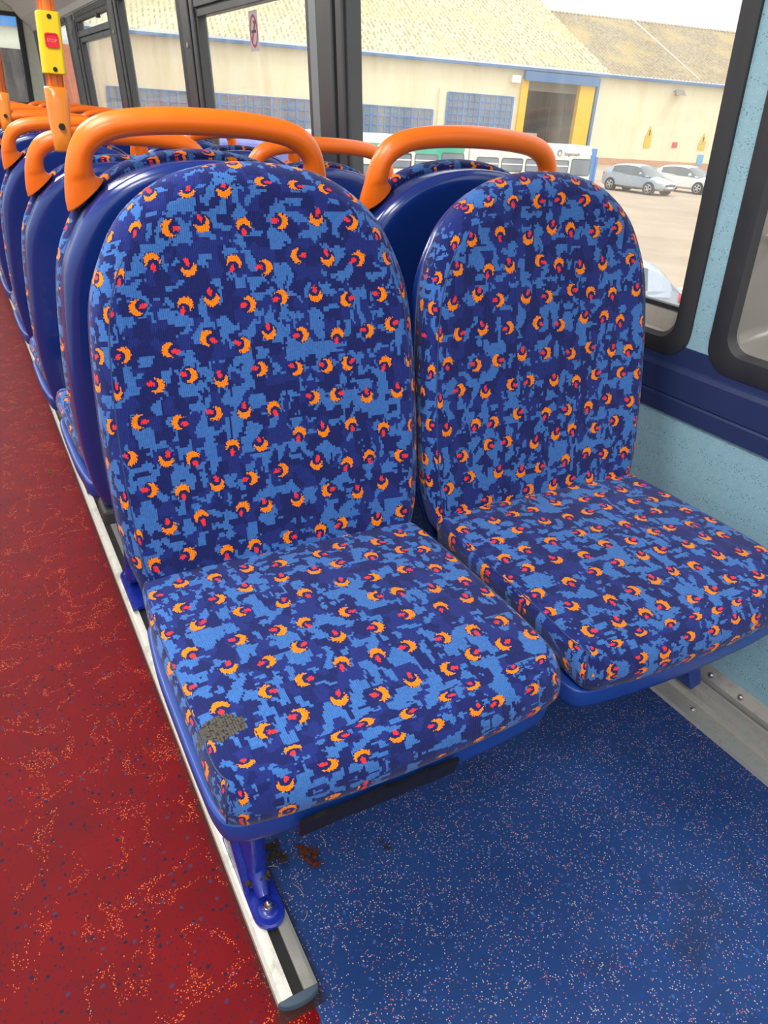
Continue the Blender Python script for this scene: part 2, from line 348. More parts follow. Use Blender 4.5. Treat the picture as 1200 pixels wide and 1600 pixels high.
class MB:
    """collects shapes into ONE mesh"""
    def __init__(s): s.v = []; s.f = []; s.mi = []
    def add(s, v, f, mi=0):
        k = len(s.v); s.v += [tuple(x) for x in v]; s.f += [tuple(i + k for i in q) for q in f]; s.mi += [mi] * len(f); return s
    def box(s, a, b, mi=0, fn=None):
        (x0, y0, z0), (x1, y1, z1) = a, b
        v = [(x, y, z) for z in (z0, z1) for y in (y0, y1) for x in (x0, x1)]
        if fn: v = [fn(*p) for p in v]
        return s.add(v, [(0, 2, 3, 1), (4, 5, 7, 6), (0, 1, 5, 4), (2, 6, 7, 3), (0, 4, 6, 2), (1, 3, 7, 5)], mi)
    def tube(s, pts, r, n=12, cap=True, mi=0, up=None):
        pts = [Vector(p) for p in pts]; rr = r if isinstance(r, (list, tuple)) else [r] * len(pts)
        vs, fs = [], []; prev = None
        for i, p in enumerate(pts):
            t = (pts[min(i + 1, len(pts) - 1)] - pts[max(i - 1, 0)]).normalized()
            if prev is None:
                a = Vector((0, 0, 1)) if abs(t.z) < 0.9 else Vector((1, 0, 0)); n1 = t.cross(a).normalized()
            else: n1 = (prev - t * prev.dot(t)).normalized()
            prev = n1; n2 = t.cross(n1)
            for k in range(n):
                a = 2 * PI * k / n; vs.append(p + (n1 * math.cos(a) + n2 * math.sin(a)) * rr[i])
        for i in range(len(pts) - 1):
            for k in range(n):
                fs.append((i * n + k, i * n + (k + 1) % n, (i + 1) * n + (k + 1) % n, (i + 1) * n + k))
        if cap: fs.append(tuple(range(n - 1, -1, -1))); fs.append(tuple((len(pts) - 1) * n + k for k in range(n)))
        return s.add(vs, fs, mi)
    def cyl(s, p0, p1, r, n=16, mi=0, r1=None): return s.tube([p0, p1], [r, r if r1 is None else r1], n, True, mi)
    def build(s, name, mats, parent=None, smooth=False, bevel=0, bseg=2, autos=None, loc=None):
        o = link(name, s.v, s.f, mats, parent, None, smooth, loc, bevel, bseg, autos)
        if any(s.mi):
            for p, q in zip(o.data.polygons, s.mi): p.material_index = q
        return o
def smoothclosed(pts, n):
    """closed Catmull-Rom resampled to n points by length"""
    P = [Vector(p) for p in pts]; L = len(P); out = []
    for i in range(L):
        a, b_, c, d = P[i - 1], P[i], P[(i + 1) % L], P[(i + 2) % L]
        for k in range(16):
            t = k / 16; out.append(0.5 * ((2 * b_) + (c - a) * t + (2 * a - 5 * b_ + 4 * c - d) * t * t + (3 * b_ - a - 3 * c + d) * t ** 3))
    ln = [0]
    for i in range(len(out)): ln.append(ln[-1] + (out[(i + 1) % len(out)] - out[i]).length)
    res = []; j = 0
    for k in range(n):
        s = ln[-1] * k / n
        while ln[j + 1] < s: j += 1
        t = (s - ln[j]) / max(1e-9, ln[j + 1] - ln[j]); res.append(out[j].lerp(out[(j + 1) % len(out)], t))
    return res
def crom(P, sub):
    out = []
    L = len(P)
    for i in range(L - 1):
        a, b_, c, d = P[max(i - 1, 0)], P[i], P[i + 1], P[min(i + 2, L - 1)]
        for k in range(sub):
            t = k / sub; out.append(tuple(0.5 * ((2 * b_[j]) + (c[j] - a[j]) * t + (2 * a[j] - 5 * b_[j] + 4 * c[j] - d[j]) * t * t + (3 * b_[j] - a[j] - 3 * c[j] + d[j]) * t ** 3) for j in range(len(b_))))
    out.append(tuple(P[-1])); return out
def cushion(name, outline, h, rfun, mapf, mat, parent, dome=0.0, uvo=(0, 0), hfun=None, rim=0.0, back_inset=0.006, seam=None, inner=None):
    """outline: ccw 2-D points; extruded to h with a rounded shoulder, radius per point; mapf(a,b,c)->xyz"""
    n = len(outline); nrm = []
    for i in range(n):
        t = (outline[(i + 1) % n] - outline[i - 1]).normalized(); nrm.append(Vector((-t.y, t.x)))  # inward for ccw
    cen = sum(outline, Vector((0, 0))) / n
    base0 = [inner(p) for p in outline] if inner else [outline[i] + nrm[i] * rfun(outline[i]) for i in range(n)]
    for _ in range(14):
        base0 = [base0[i] * 0.5 + (base0[i - 1] + base0[(i + 1) % n]) * 0.25 for i in range(n)]
    rings = []; uvs = []
    def shoulder(i, a): return outline[i].lerp(base0[i], 1 - math.cos(a))
    def ring(fn, ext):
        r = []; 
        for i in range(n):
            ins, c = fn(i); p = ins if isinstance(ins, Vector) else outline[i] + nrm[i] * ins
            r.append(mapf(p.x, p.y, c)); q = p - nrm[i] * ext(i) if ext else p
            uvs.append((q.x + uvo[0], q.y + uvo[1]))
        rings.append(r)
    hh = (lambda i: h) if hfun is None else (lambda i: h * hfun(outline[i]))
    ring(lambda i: (back_inset + 0.01, 0.0), lambda i: hh(i))
    ring(lambda i: (back_inset, 0.002), lambda i: hh(i) - 0.004)
    for fr in (0.25, 0.55, 1.0):
        ring(lambda i: (back_inset * (1 - min(1, fr * 1.15)) ** 1.6, (hh(i) - rfun(outline[i])) * fr), lambda i: hh(i) - (hh(i) - rfun(outline[i])) * fr - rfun(outline[i]) * 0.43 )
    for k in range(1, 7):
        a = PI / 2 * k / 6
        ring(lambda i: (shoulder(i, a), hh(i) - rfun(outline[i]) * (1 - math.sin(a))), lambda i: rfun(outline[i]) * (PI / 2 - a) * 0.9 - rfun(outline[i]) * 0 )
    base = base0
    for s in (0.93, 0.85, 0.74, 0.6, 0.45, 0.3, 0.15):
        r = []
        for i in range(n):
            p = cen + (base[i] - cen) * s
            c = hh(i) * s + h * (1 - s) + dome * (1 - s * s) - rim * min(1, (1 - s) / 0.15)
            r.append(mapf(p.x, p.y, c)); uvs.append((p.x + uvo[0], p.y + uvo[1]))
        rings.append(r)
    if seam:
        cond, a, drops = seam
        def sp(i, a, k=0.0008): return mapf(*(lambda p, r: (p.x, p.y, hh(i) - r * (1 - math.sin(a)) - k))(shoulder(i, a), rfun(outline[i])))
        runs = []; cur = []
        st0 = next((i for i in range(n) if not cond(outline[i])), 0)
        for k in range(n + 1):
            i = (st0 + k) % n
            if cond(outline[i]) and k < n: cur.append(i)
            else:
                if len(cur) > 3: runs.append(cur)
                cur = []
        for r in runs:
            pts = [sp(i, a) for i in r]
            if drops:
                e = r[0] if outline[r[0]].y < outline[r[-1]].y else r[-1]
                q = [sp(e, a * t) for t in (0.75, 0.5, 0.25, 0.0)] + [mapf(outline[e].x, outline[e].y, hh(e) * 0.3)]
                pts = (list(reversed(q)) + pts) if e == r[0] else pts + q
            sb = MB(); sb.tube(pts, 0.0013, 6); sb.build('seam', 'navy_trim', parent, True)
    v = [p for r in rings for p in r]; f = []
    for j in range(len(rings) - 1):
        for i in range(n): f.append((j * n + i, j * n + (i + 1) % n, (j + 1) * n + (i + 1) % n, (j + 1) * n + i))
    v.append(mapf(cen.x, cen.y, h + dome - rim)); uvs.append((cen.x + uvo[0], cen.y + uvo[1])); L = len(v) - 1; j = len(rings) - 1
    for i in range(n): f.append((j * n + i, j * n + (i + 1) % n, L))
    v.append(mapf(cen.x, cen.y, 0)); uvs.append((cen.x, cen.y))
    for i in range(n): f.append(((i + 1) % n, i, L + 1))
    return link(name, v, f, mat, parent, uvs, True)

# ------------------------------------------------------------------ THE BUS: setting
def wx(z, off=0): return 1.2516 + off - 0.073 * z
def wbox(mb, y0, y1, z0, z1, o0, o1, mi=0):
    """box lying in the leaning side-wall plane; offsets o outward"""
    return mb.box((o0, y0, z0), (o1, y1, z1), mi, lambda o, y, z: (wx(z, o), y, z))
def structure(o): o['kind'] = 'structure'; return o
XB = 0.2305
Y0, Y1 = -1.6, 10.2
mb = MB(); mb.box((-1.3, Y0, -0.05), (XB, Y1, 0.0)); structure(mb.build('floor', FR)); 
mb = MB(); mb.box((XB, Y0, -0.05), (1.26, Y1, 0.0)); structure(mb.build('floor', FBm))
# side wall panels
mb = MB(); wbox(mb, Y0, Y1, 0.075, 0.60, 0.0, 0.03); structure(mb.build('wall_right', PANEL))
# navy waist trim with two ridges
prof = [(-0.004, 0.578), (-0.010, 0.582), (-0.011, 0.614), (-0.008, 0.618), (-0.012, 0.622), (-0.013, 0.672), (-0.008, 0.680), (-0.004, 0.683), (-0.004, 0.720), (0.02, 0.720), (0.02, 0.578)]
v = [(wx(z, o), y, z) for y in (Y0, Y1) for o, z in prof]; n = len(prof)
structure(link('trim_1', v, [(i, (i + 1) % n, n + (i + 1) % n, n + i) for i in range(n)], 'navy_trim', smooth=False))
# upper wall: pieces between the windows (speckled) and above
WTOP = 1.64
WINS = [(-0.30, 0.845), (0.905, 2.375), (2.60, 3.93), (4.27, 5.56), (6.02, 7.13), (7.9, 9.9)]
mb = MB(); wbox(mb, Y0, Y1, WTOP, 1.80, -0.005, 0.03); structure(mb.build('wall_right', 'grey_strip'))
mb = MB(); wbox(mb, 0.845, 0.925, 0.70, WTOP, 0.0, 0.004); structure(mb.build('wall_right', PANEL))
mb = MB(); wbox(mb, 9.9, Y1, 0.60, WTOP, 0.0, 0.03); wbox(mb, Y0, -0.3, 0.60, WTOP, 0.0, 0.03); structure(mb.build('wall_right', 'cream_plastic'))

def rrect(y0, y1, z0, z1, r, seg=5):
    pts = []
    for cy, cz, a0 in ((y1 - r, z0 + r, -PI / 2), (y1 - r, z1 - r, 0), (y0 + r, z1 - r, PI / 2), (y0 + r, z0 + r, PI)):
        for k in range(seg + 1):
            a = a0 + PI / 2 * k / seg; pts.append((cy + r * math.cos(a), cz + r * math.sin(a)))
    return pts
def frame_loft(name, sections, mat, parent, smooth=True, autos=0.6):
    """sections: list of (list of (y,z), offset)"""
    v = []; f = []; n = len(sections[0][0])
    for pts, o in sections: v += [(wx(z, o), y, z) for y, z in pts]
    for j in range(len(sections) - 1):
        for i in range(n): f.append((j * n + i, j * n + (i + 1) % n, (j + 1) * n + (i + 1) % n, (j + 1) * n + i))
    return link(name, v, f, mat, parent, None, smooth, autos=autos)
wnum = [0]
def window(y0, y1, z0, z1, fw, depth, reveal_mat, bar=None, flat=0.0, fb=None):
    wnum[0] += 1
    root = empty('window_%d' % wnum[0], (0, 0, 0), kind='structure')
    fb = fb or fw
    R = 0.05
    o = rrect(y0, y1, z0, z1, R); i_ = rrect(y0 + fw, y1 - fw, z0 + fb, z1 - fw, R * 0.7)
    mid = rrect(y0 + fw * 0.35, y1 - fw * 0.35, z0 + fb * 0.35, z1 - fw * 0.35, R * 0.9)
    mid2 = rrect(y0 + fw * 0.8, y1 - fw * 0.8, z0 + fb * 0.8, z1 - fw * 0.8, R * 0.75)
    frame_loft('window_frame', [(o, 0.004), (o, -0.006), (mid, -0.014), (mid2, -0.012), (i_, -0.002)], 'black_rubber', root)
    g = rrect(y0 + fw + flat, y1 - fw - flat, z0 + fb + 0.038 + flat, z1 - fw - 0.01 - flat, R * 0.4)
    g0 = rrect(y0 + fw + flat * 0.7, y1 - fw - flat * 0.7, z0 + fb + flat * 0.7, z1 - fw - flat * 0.7, R * 0.5)
    frame_loft('window_reveal', [(i_, -0.002), (i_, 0.004), (g0, depth * 0.55), (g, depth * 0.9)], reveal_mat, root)
    sl = rrect(y0 + fw + flat + 0.008, y1 - fw - flat - 0.008, z0 + fb + 0.046 + flat, z1 - fw - 0.018 - flat, R * 0.35)
    frame_loft('window_seal', [(g, depth * 0.9), (g, depth * 0.9 - 0.006), (sl, depth * 0.9 - 0.006), (sl, depth + 0.004)], 'black_rubber', root, False)
    mb = MB(); wbox(mb, y0 + fw * 0.5, y1 - fw * 0.5, z0 + fb, z1 - fw * 0.5, depth, depth + 0.004); mb.build('glass', GLASS, root)
    return root
def plain_window(y0, y1, zb=0.745, zt=1.61, bar=None):
    wnum[0] += 1
    root = empty('window_%d' % wnum[0], (0, 0, 0), kind='structure')
    mb = MB(); wbox(mb, y0 - 0.01, y1 + 0.01, 0.70, zt + 0.02, 0.035, 0.039); mb.build('glass', GLASS, root)
    mb = MB(); wbox(mb, y0, y1, 0.70, 0.735, -0.010, 0.034); wbox(mb, y0, y1, zt, WTOP + 0.01, -0.012, 0.034); mb.build('window_frame', 'black_rubber', root, bevel=0.004)
    mb = MB(); wbox(mb, y0, y1, 0.735, 0.775, 0.018, 0.034); mb.build('window_ledge', 'ledge', root)
    if bar:
        mb = MB(); wbox(mb, y0, y1, bar, bar + 0.030, -0.004, 0.034); wbox(mb, y0, y1, bar + 0.036, bar + 0.075, -0.010, 0.034)
        wbox(mb, y0, y1, bar + 0.002, bar + 0.07, 0.005, 0.03)
        mb.build('hopper_rail', 'dark_frame', root, bevel=0.003)
        mb = MB(); wbox(mb, y0 + 0.01, y1 - 0.01, zt - 0.03, zt, -0.012, 0.02); wbox(mb, y0 + 0.4, y0 + 0.45, zt - 0.05, zt - 0.02, -0.016, 0.01); mb.build('hopper_frame', 'black_rubber', root, bevel=0.002)
    return root
W_near = window(-0.45, 0.862, 0.695, 1.60, 0.050, 0.075, 'grey_reveal', flat=0.035)
for (sy, sz) in ((0.790, 0.935), (0.790, 1.3)):
    mb = MB(); mb.cyl((wx(sz, 0.024), sy, sz), (wx(sz, 0.010), sy, sz), 0.009, 16); mb.cyl((wx(sz, 0.014), sy, sz), (wx(sz, 0.004), sy, sz), 0.005, 6)
    mb.build('frame_screw', 'steel', W_near)
W_big = window(0.908, 2.50, 0.695, 1.62, 0.040, 0.045, 'ledge')
W3 = plain_window(2.60, 3.99, bar=1.425)
W4 = plain_window(4.22, 5.72)
W5 = plain_window(5.88, 7.28, bar=1.445)
W6 = plain_window(7.80, 10.0)
# pillars between the windows
def pillar(y0, y1, strip=None, screw=None, name='trim'):
    wnum.append(0); k = len(wnum)
    root = empty('trim_%d' % k, (0, 0, 0), kind='structure')
    wd = y1 - y0
    mb = MB()
    wbox(mb, y0, y1, 0.70, WTOP, -0.004, 0.045)
    wbox(mb, y0 + wd * 0.05, y0 + wd * 0.20, 0.71, WTOP, -0.016, 0.0)
    wbox(mb, y0 + wd * 0.26, y0 + wd * 0.62, 0.71, WTOP, -0.020, 0.0)
    mb.build('pillar_cover', 'dark_frame', root, bevel=0.005)
    mb = MB(); wbox(mb, y0 + wd * 0.68, y0 + wd * 0.86, 0.71, WTOP, -0.012, 0.0); mb.build('pillar_strip', 'grey_strip' if strip else 'black_rubber', root, bevel=0.002)
    if screw:
        mb = MB(); yy = y0 + wd * 0.4; mb.cyl((wx(screw, -0.026), yy, screw), (wx(screw, -0.018), yy, screw), 0.012, 16); mb.build('cap_screw', 'ledge', root)
pillar(2.36, 2.68, True); pillar(3.93, 4.27, None, 1.32); pillar(5.60, 5.98, None, 1.45); pillar(7.20, 7.85); pillar(9.75, 10.15)
# rubber strap hinge piece at the far hopper
mb = MB(); mb.add([(wx(1.60, -0.02), 7.75, 1.62), (wx(1.6, -0.02), 7.25, 1.60), (wx(1.42, -0.02), 7.28, 1.40), (wx(1.60, 0.0), 7.75, 1.62), (wx(1.6, 0.0), 7.25, 1.60), (wx(1.42, 0.0), 7.28, 1.40)],
   [(0, 1, 2), (5, 4, 3), (0, 3, 4, 1), (1, 4, 5, 2), (2, 5, 3, 0)])
structure(mb.build('trim_9', 'black_rubber'))
# ceiling with cove
prof = [(wx(1.66, -0.01), 1.66), (1.10, 1.70), (1.02, 1.76), (0.93, 1.86), (0.80, 1.93), (0.6, 1.96), (-1.2, 1.97), (-1.2, 2.0), (1.13, 2.0)]
n = len(prof); v = [(x, y, z) for y in (Y0, Y1) for x, z in prof]
structure(link('ceiling', v, [(i, (i + 1) % n, n + (i + 1) % n, n + i) for i in range(n)] + [tuple(range(n)), tuple(range(2 * n - 1, n - 1, -1))], 'ceiling_grey', smooth=False))
# offside wall (behind the camera's left shoulder) with its long windows
mb = MB(); mb.box((-1.34, Y0, 0), (-1.30, Y1, 0.80)); mb.box((-1.34, Y0, 1.62), (-1.30, Y1, 2.0))
for yy in (Y0, 0.4, 2.4, 4.3, 6.2, 8.1, Y1 - 0.12): mb.box((-1.34, yy, 0.8), (-1.30, yy + 0.12, 1.62))
structure(mb.build('wall_left', 'cream_plastic'))
# end wall with its window
mb = MB(); mb.box((-1.3, Y1, 0), (1.26, Y1 + 0.05, 0.95)); mb.box((-1.3, Y1, 1.80), (1.26, Y1 + 0.05, 2.0)); mb.box((1.00, Y1, 0.95), (1.26, Y1 + 0.05, 1.80)); structure(mb.build('wall_back', 'cream_plastic'))
r7 = empty('window_7', kind='structure')
mb = MB(); mb.box((-1.3, Y1 + 0.02, 0.95), (1.00, Y1 + 0.025, 1.80)); mb.build('glass', GLASS, r7)
mb = MB(); mb.box((0.975, Y1 - 0.02, 0.93), (1.03, Y1 + 0.05, 1.82)); mb.box((-1.3, Y1 - 0.02, 1.78), (0.975, Y1 + 0.05, 1.82)); mb.box((-1.3, Y1 - 0.02, 0.93), (0.975, Y1 + 0.05, 0.97)); mb.build('window_frame', 'black_rubber', r7, bevel=0.006)

# wall-side seat track (profile along Y)
prof = [(1.158, 0.0), (1.160, 0.008), (1.200, 0.012), (1.203, 0.026), (1.219, 0.030), (1.221, 0.050), (1.226, 0.052), (1.2262, 0.036), (1.2325, 0.038), (1.233, 0.062), (1.246, 0.088), (1.252, 0.094), (1.26, 0.094), (1.26, 0.0)]
n = len(prof); v = [(x, y, z) for y in (Y0, Y1) for x, z in prof]
wt = empty('seat_track', (1.16, 0.0, 0), label='long stepped aluminium seat track running between blue floor and side wall', cat='seat track')
link('rail', [(x - 1.16, y, z) for x, y, z in v], [(i, (i + 1) % n, n + (i + 1) % n, n + i) for i in range(n)] + [tuple(range(n))], ALU, wt, None, False)
mb = MB(); mb.box((1.2262 - 1.16, Y0, 0.036), (1.2325 - 1.16, Y1, 0.0385)); mb.build('groove', 'slot_black', wt)
for y in (0.20, 0.58, 0.98, 1.38, 1.8):
    mb = MB(); mb.tube([(0.0235, y + 0.067, 0.0095), (0.0235, y + 0.067, 0.013)], [0.0062, 0.005], 16); mb.tube([(0.0235, y + 0.067, 0.013), (0.0235, y + 0.067, 0.0135)], [0.003, 0.003], 8); mb.build('screw', 'steel', wt, True)
for y in (0.30, 0.448, 0.59, 0.664, 0.82, 0.98):
    mb = MB(); mb.tube([(0.078, y, 0.070), (0.075, y, 0.075), (0.0735, y, 0.077)], [0.0065, 0.005, 0.001], 14); mb.build('rivet', 'steel', wt, True)

# aisle seat rail with slot and end cap
rl = empty('seat_rail', (0.2145, 0.505, 0), label='flat pale aluminium seat rail with a black slot on the aisle floor edge', cat='seat rail')
pr = [(-0.0305, 0.0), (-0.0295, 0.007), (-0.024, 0.010), (-0.0085, 0.0125), (-0.0085, 0.006), (0.0085, 0.006), (0.0085, 0.0125), (0.024, 0.010), (0.0295, 0.007), (0.0305, 0.0)]
n = len(pr); v = [(x, y, z) for y in (0, 9.5) for x, z in pr]
link('rail', v, [(i, (i + 1) % n, n + (i + 1) % n, n + i) for i in range(n)] + [tuple(range(n))], ALU2, rl, None, False)
mb = MB(); mb.box((-0.0085, -0.002, 0.0055), (0.0085, 9.4, 0.0075)); mb.build('slot', 'slot_black', rl)
v = []; seg = 12
for z, s in ((0.0, 1.0), (0.0085, 0.97), (0.0105, 0.9)):
    for k in range(seg + 1):
        a = PI + PI * k / seg; v.append((0.0305 * s * math.cos(a), 0.0135 * s * math.sin(a), z if z == 0 else z))
n = seg + 1; f = []
for j in range(2):
    for i in range(seg): f.append((j * n + i, j * n + i + 1, (j + 1) * n + i + 1, (j + 1) * n + i))
f.append(tuple(range(2 * n, 3 * n)))
link('end_cap', v, f, 'end_cap', rl, None, False)

# ------------------------------------------------------------------ seats (local frame: sitter faces -Y, y=0 at the foot of the backrest)
REC = 0.2; CR = math.cos(math.atan(REC))
hw = [(0.448, .226), (0.53, .236), (0.62, .240), (0.70, .240), (0.80, .235), (0.86, .226), (0.905, .208), (0.945, .184), (0.975, .152), (0.998, .112), (1.012, .062)]
def back_outline(sc=1.0, top=1.017, dz=0.0, bot=None, N=120, dw=0.0):
    L = [(w_ * sc + dw, 0.44 + (z - 0.44) * (top - 0.44) / 0.577) for z, w_ in hw]
    if bot is not None: L = [(L[0][0] * 0.96, bot)] + [(a, b_) for a, b_ in L if b_ > bot]
    w0, z0 = L[0]; L = [(w0 - 0.035, z0), (w0 - 0.009, z0 + 0.009), (w0, z0 + 0.035)] + [q for q in L[1:] if q[1] > z0 + 0.05]
    pts = [(a, b_ + dz) for a, b_ in L] + [(0.0, top + dz)] + [(-a, b_ + dz) for a, b_ in reversed(L)] + [(-w0 * 0.4, z0), (0, z0), (w0 * 0.4, z0)]
    return smoothclosed([Vector((a, (b_ - 0.44) / CR)) for a, b_ in pts], N)
def bk(c0):
    """map (a=x, b=height in recline plane, c=towards sitter) ; c0 = y offset of c=0 plane behind face plane"""
    def f(a, b_, c):
        z = 0.44 + b_ * CR; y = REC * (z - 0.49)
        return (a, y + c0 - c, z + (-c * 0.0))
    return f
def seat_outline(N=180, hwid=0.234):
    half = [(0.08, 0.03), (0.17, 0.03), (0.205, 0.024), (0.222, 0.004), (0.228, -0.04), (hwid - 0.001, -0.11), (hwid, -0.20), (hwid, -0.30), (hwid - 0.003, -0.358), (hwid - 0.018, -0.384), (0.17, -0.394), (0.09, -0.400), (0, -0.402)]
    pts = half + [(-a, b_) for a, b_ in reversed(half[:-1])]
    return smoothclosed([Vector(p) for p in reversed(pts)], N)
def orient(o):
    a = sum((o[i].x * o[(i + 1) % len(o)].y - o[(i + 1) % len(o)].x * o[i].y) for i in range(len(o)))
    return o if a > 0 else list(reversed(o))
BO = orient(back_outline()); SO = orient(seat_outline())
def handle_mesh(root):
    OI = [((-.206, .926), (-.150, .972)), ((-.208, .945), (-.156, .974)), ((-.207, .968), (-.164, .980)), ((-.203, .995), (-.166, .993)), ((-.193, 1.022), (-.163, 1.006)), ((-.174, 1.046), (-.148, 1.019)),
          ((-.140, 1.062), (-.122, 1.029)), ((-.08, 1.071), (-.072, 1.035)), ((0, 1.074), (0, 1.037))]
    P = [(a[0], a[1], b_[0], b_[1]) for a, b_ in OI]; P = P + [(-a, b_, -c, d) for a, b_, c, d in reversed(P[:-1])]
    P = crom(P, 5); v = []; n = 18; tot = len(P); f = []
    for j, (ox, oz, ix, iz) in enumerate(P):
        u = min(j, tot - 1 - j) / (tot / 2)
        dep = 0.020 + 0.012 * max(0, 1 - u * 4)
        cx, cz = (ox + ix) / 2, (oz + iz) / 2; hx, hz = (ox - ix) / 2, (oz - iz) / 2
        y = 0.172 + REC * (cz - 1.05) - 0.012 * max(0, 1 - u * 3.5)
        for k in range(n):
            a = 2 * PI * k / n; ca, sa = math.cos(a), math.sin(a)
            v.append((cx + hx * ca, y + dep * sa, cz + hz * ca))
    for j in range(tot - 1):
        for k in range(n): f.append((j * n + k, j * n + (k + 1) % n, (j + 1) * n + (k + 1) % n, (j + 1) * n + k))
    f.append(tuple(range(n - 1, -1, -1))); f.append(tuple((tot - 1) * n + k for k in range(n)))
    return link('grab_handle', v, f, 'orange_plastic', root, None, True)
def leg_mesh(root, s):
    """s=-1: leg at -x (aisle side of the row facing us)"""
    X = s * 0.136
    mb = MB()
    mb.tube([(X - 0.010, -0.175, 0.40), (X - 0.004, -0.178, 0.14), (X, -0.182, 0.050)], [0.0195, 0.0195, 0.019], 20)
    mb.tube([(X, -0.183, 0.052), (X, -0.198, 0.034), (X, -0.222, 0.025)], [0.019, 0.014, 0.009], 16)
    lg = mb.build('leg', 'blue_metal', root, True, autos=0.8)
    # pressed side web widening down towards the foot
    wv = []
    for yy, zz, xa, xb in ((-0.155, 0.40, 0.052, 0.012), (-0.09, 0.40, 0.052, 0.012), (-0.10, 0.016, 0.024, 0.012), (-0.205, 0.016, 0.024, 0.014), (-0.198, 0.045, 0.027, 0.013), (-0.166, 0.16, 0.038, 0.012)):
        wv += [(X - xa, yy, zz), (X - xb, yy, zz)]
    n = 6
    link('side_web', wv, [tuple(2 * k for k in range(n)), tuple(2 * k + 1 for k in reversed(range(n)))] + [(2 * k, 2 * k + 1, 2 * ((k + 1) % n) + 1, 2 * ((k + 1) % n)) for k in range(n)], 'blue_metal', lg, None, False, bevel=0.004)
    # foot plate with rounded toe
    pts = [(-0.024, -0.09), (-0.024, -0.232)]
    for k in range(11):
        a = PI + PI * k / 10; pts.append((0.024 * math.cos(a), -0.240 + 0.024 * math.sin(a) * 1.2))
    pts += [(0.024, -0.232), (0.024, -0.09)]
    n = len(pts); v = []; f = []
    for z, q in ((0.013, 1.0), (0.018, 1.0), (0.021, 0.9)): v += [(X + a * q, (b_ + 0.24) * (q if b_ < -0.23 else 1) - 0.24, z) for a, b_ in pts]
    for j in range(2):
        for i in range(n): f.append((j * n + i, j * n + (i + 1) % n, (j + 1) * n + (i + 1) % n, (j + 1) * n + i))
    f.append(tuple(range(2 * n, 3 * n)))
    link('foot_plate', v, f, 'blue_metal', lg, None, True, autos=0.7)
    mb = MB(); mb.tube([(X, -0.240, 0.018), (X, -0.240, 0.020), (X, -0.240, 0.024)], [0.017, 0.017, 0.013], 20)
    mb.build('boss', 'blue_metal', lg, True)
    mb = MB(); mb.cyl((X, -0.240, 0.022), (X, -0.240, 0.030), 0.0085, 6)
    mb.tube([(X, -0.240, 0.030), (X, -0.240, 0.034), (X, -0.240, 0.038), (X, -0.240, 0.0395)], [0.0068, 0.0062, 0.0035, 0.0005], 14)
    mb.build('bolt', 'steel', lg, True, autos=0.5)
    mb = MB()
    for k in range(26):
        a = random.random() * PI; r = random.uniform(0.0125, 0.021)
        q = Vector((X + r * math.cos(a) * 1.0, -0.184 - 0.012 - r * math.sin(a) * 0.55, 0.037 + random.uniform(-0.007, 0.008)))
        mb.tube([q - Vector((0, 0.0008, 0.003)), q, q + Vector((0, 0.0008, 0.003))], [0.001, random.uniform(0.003, 0.0045), 0.001], 7)
    mb.build('grime_collar', 'grime', lg, True)
    return lg
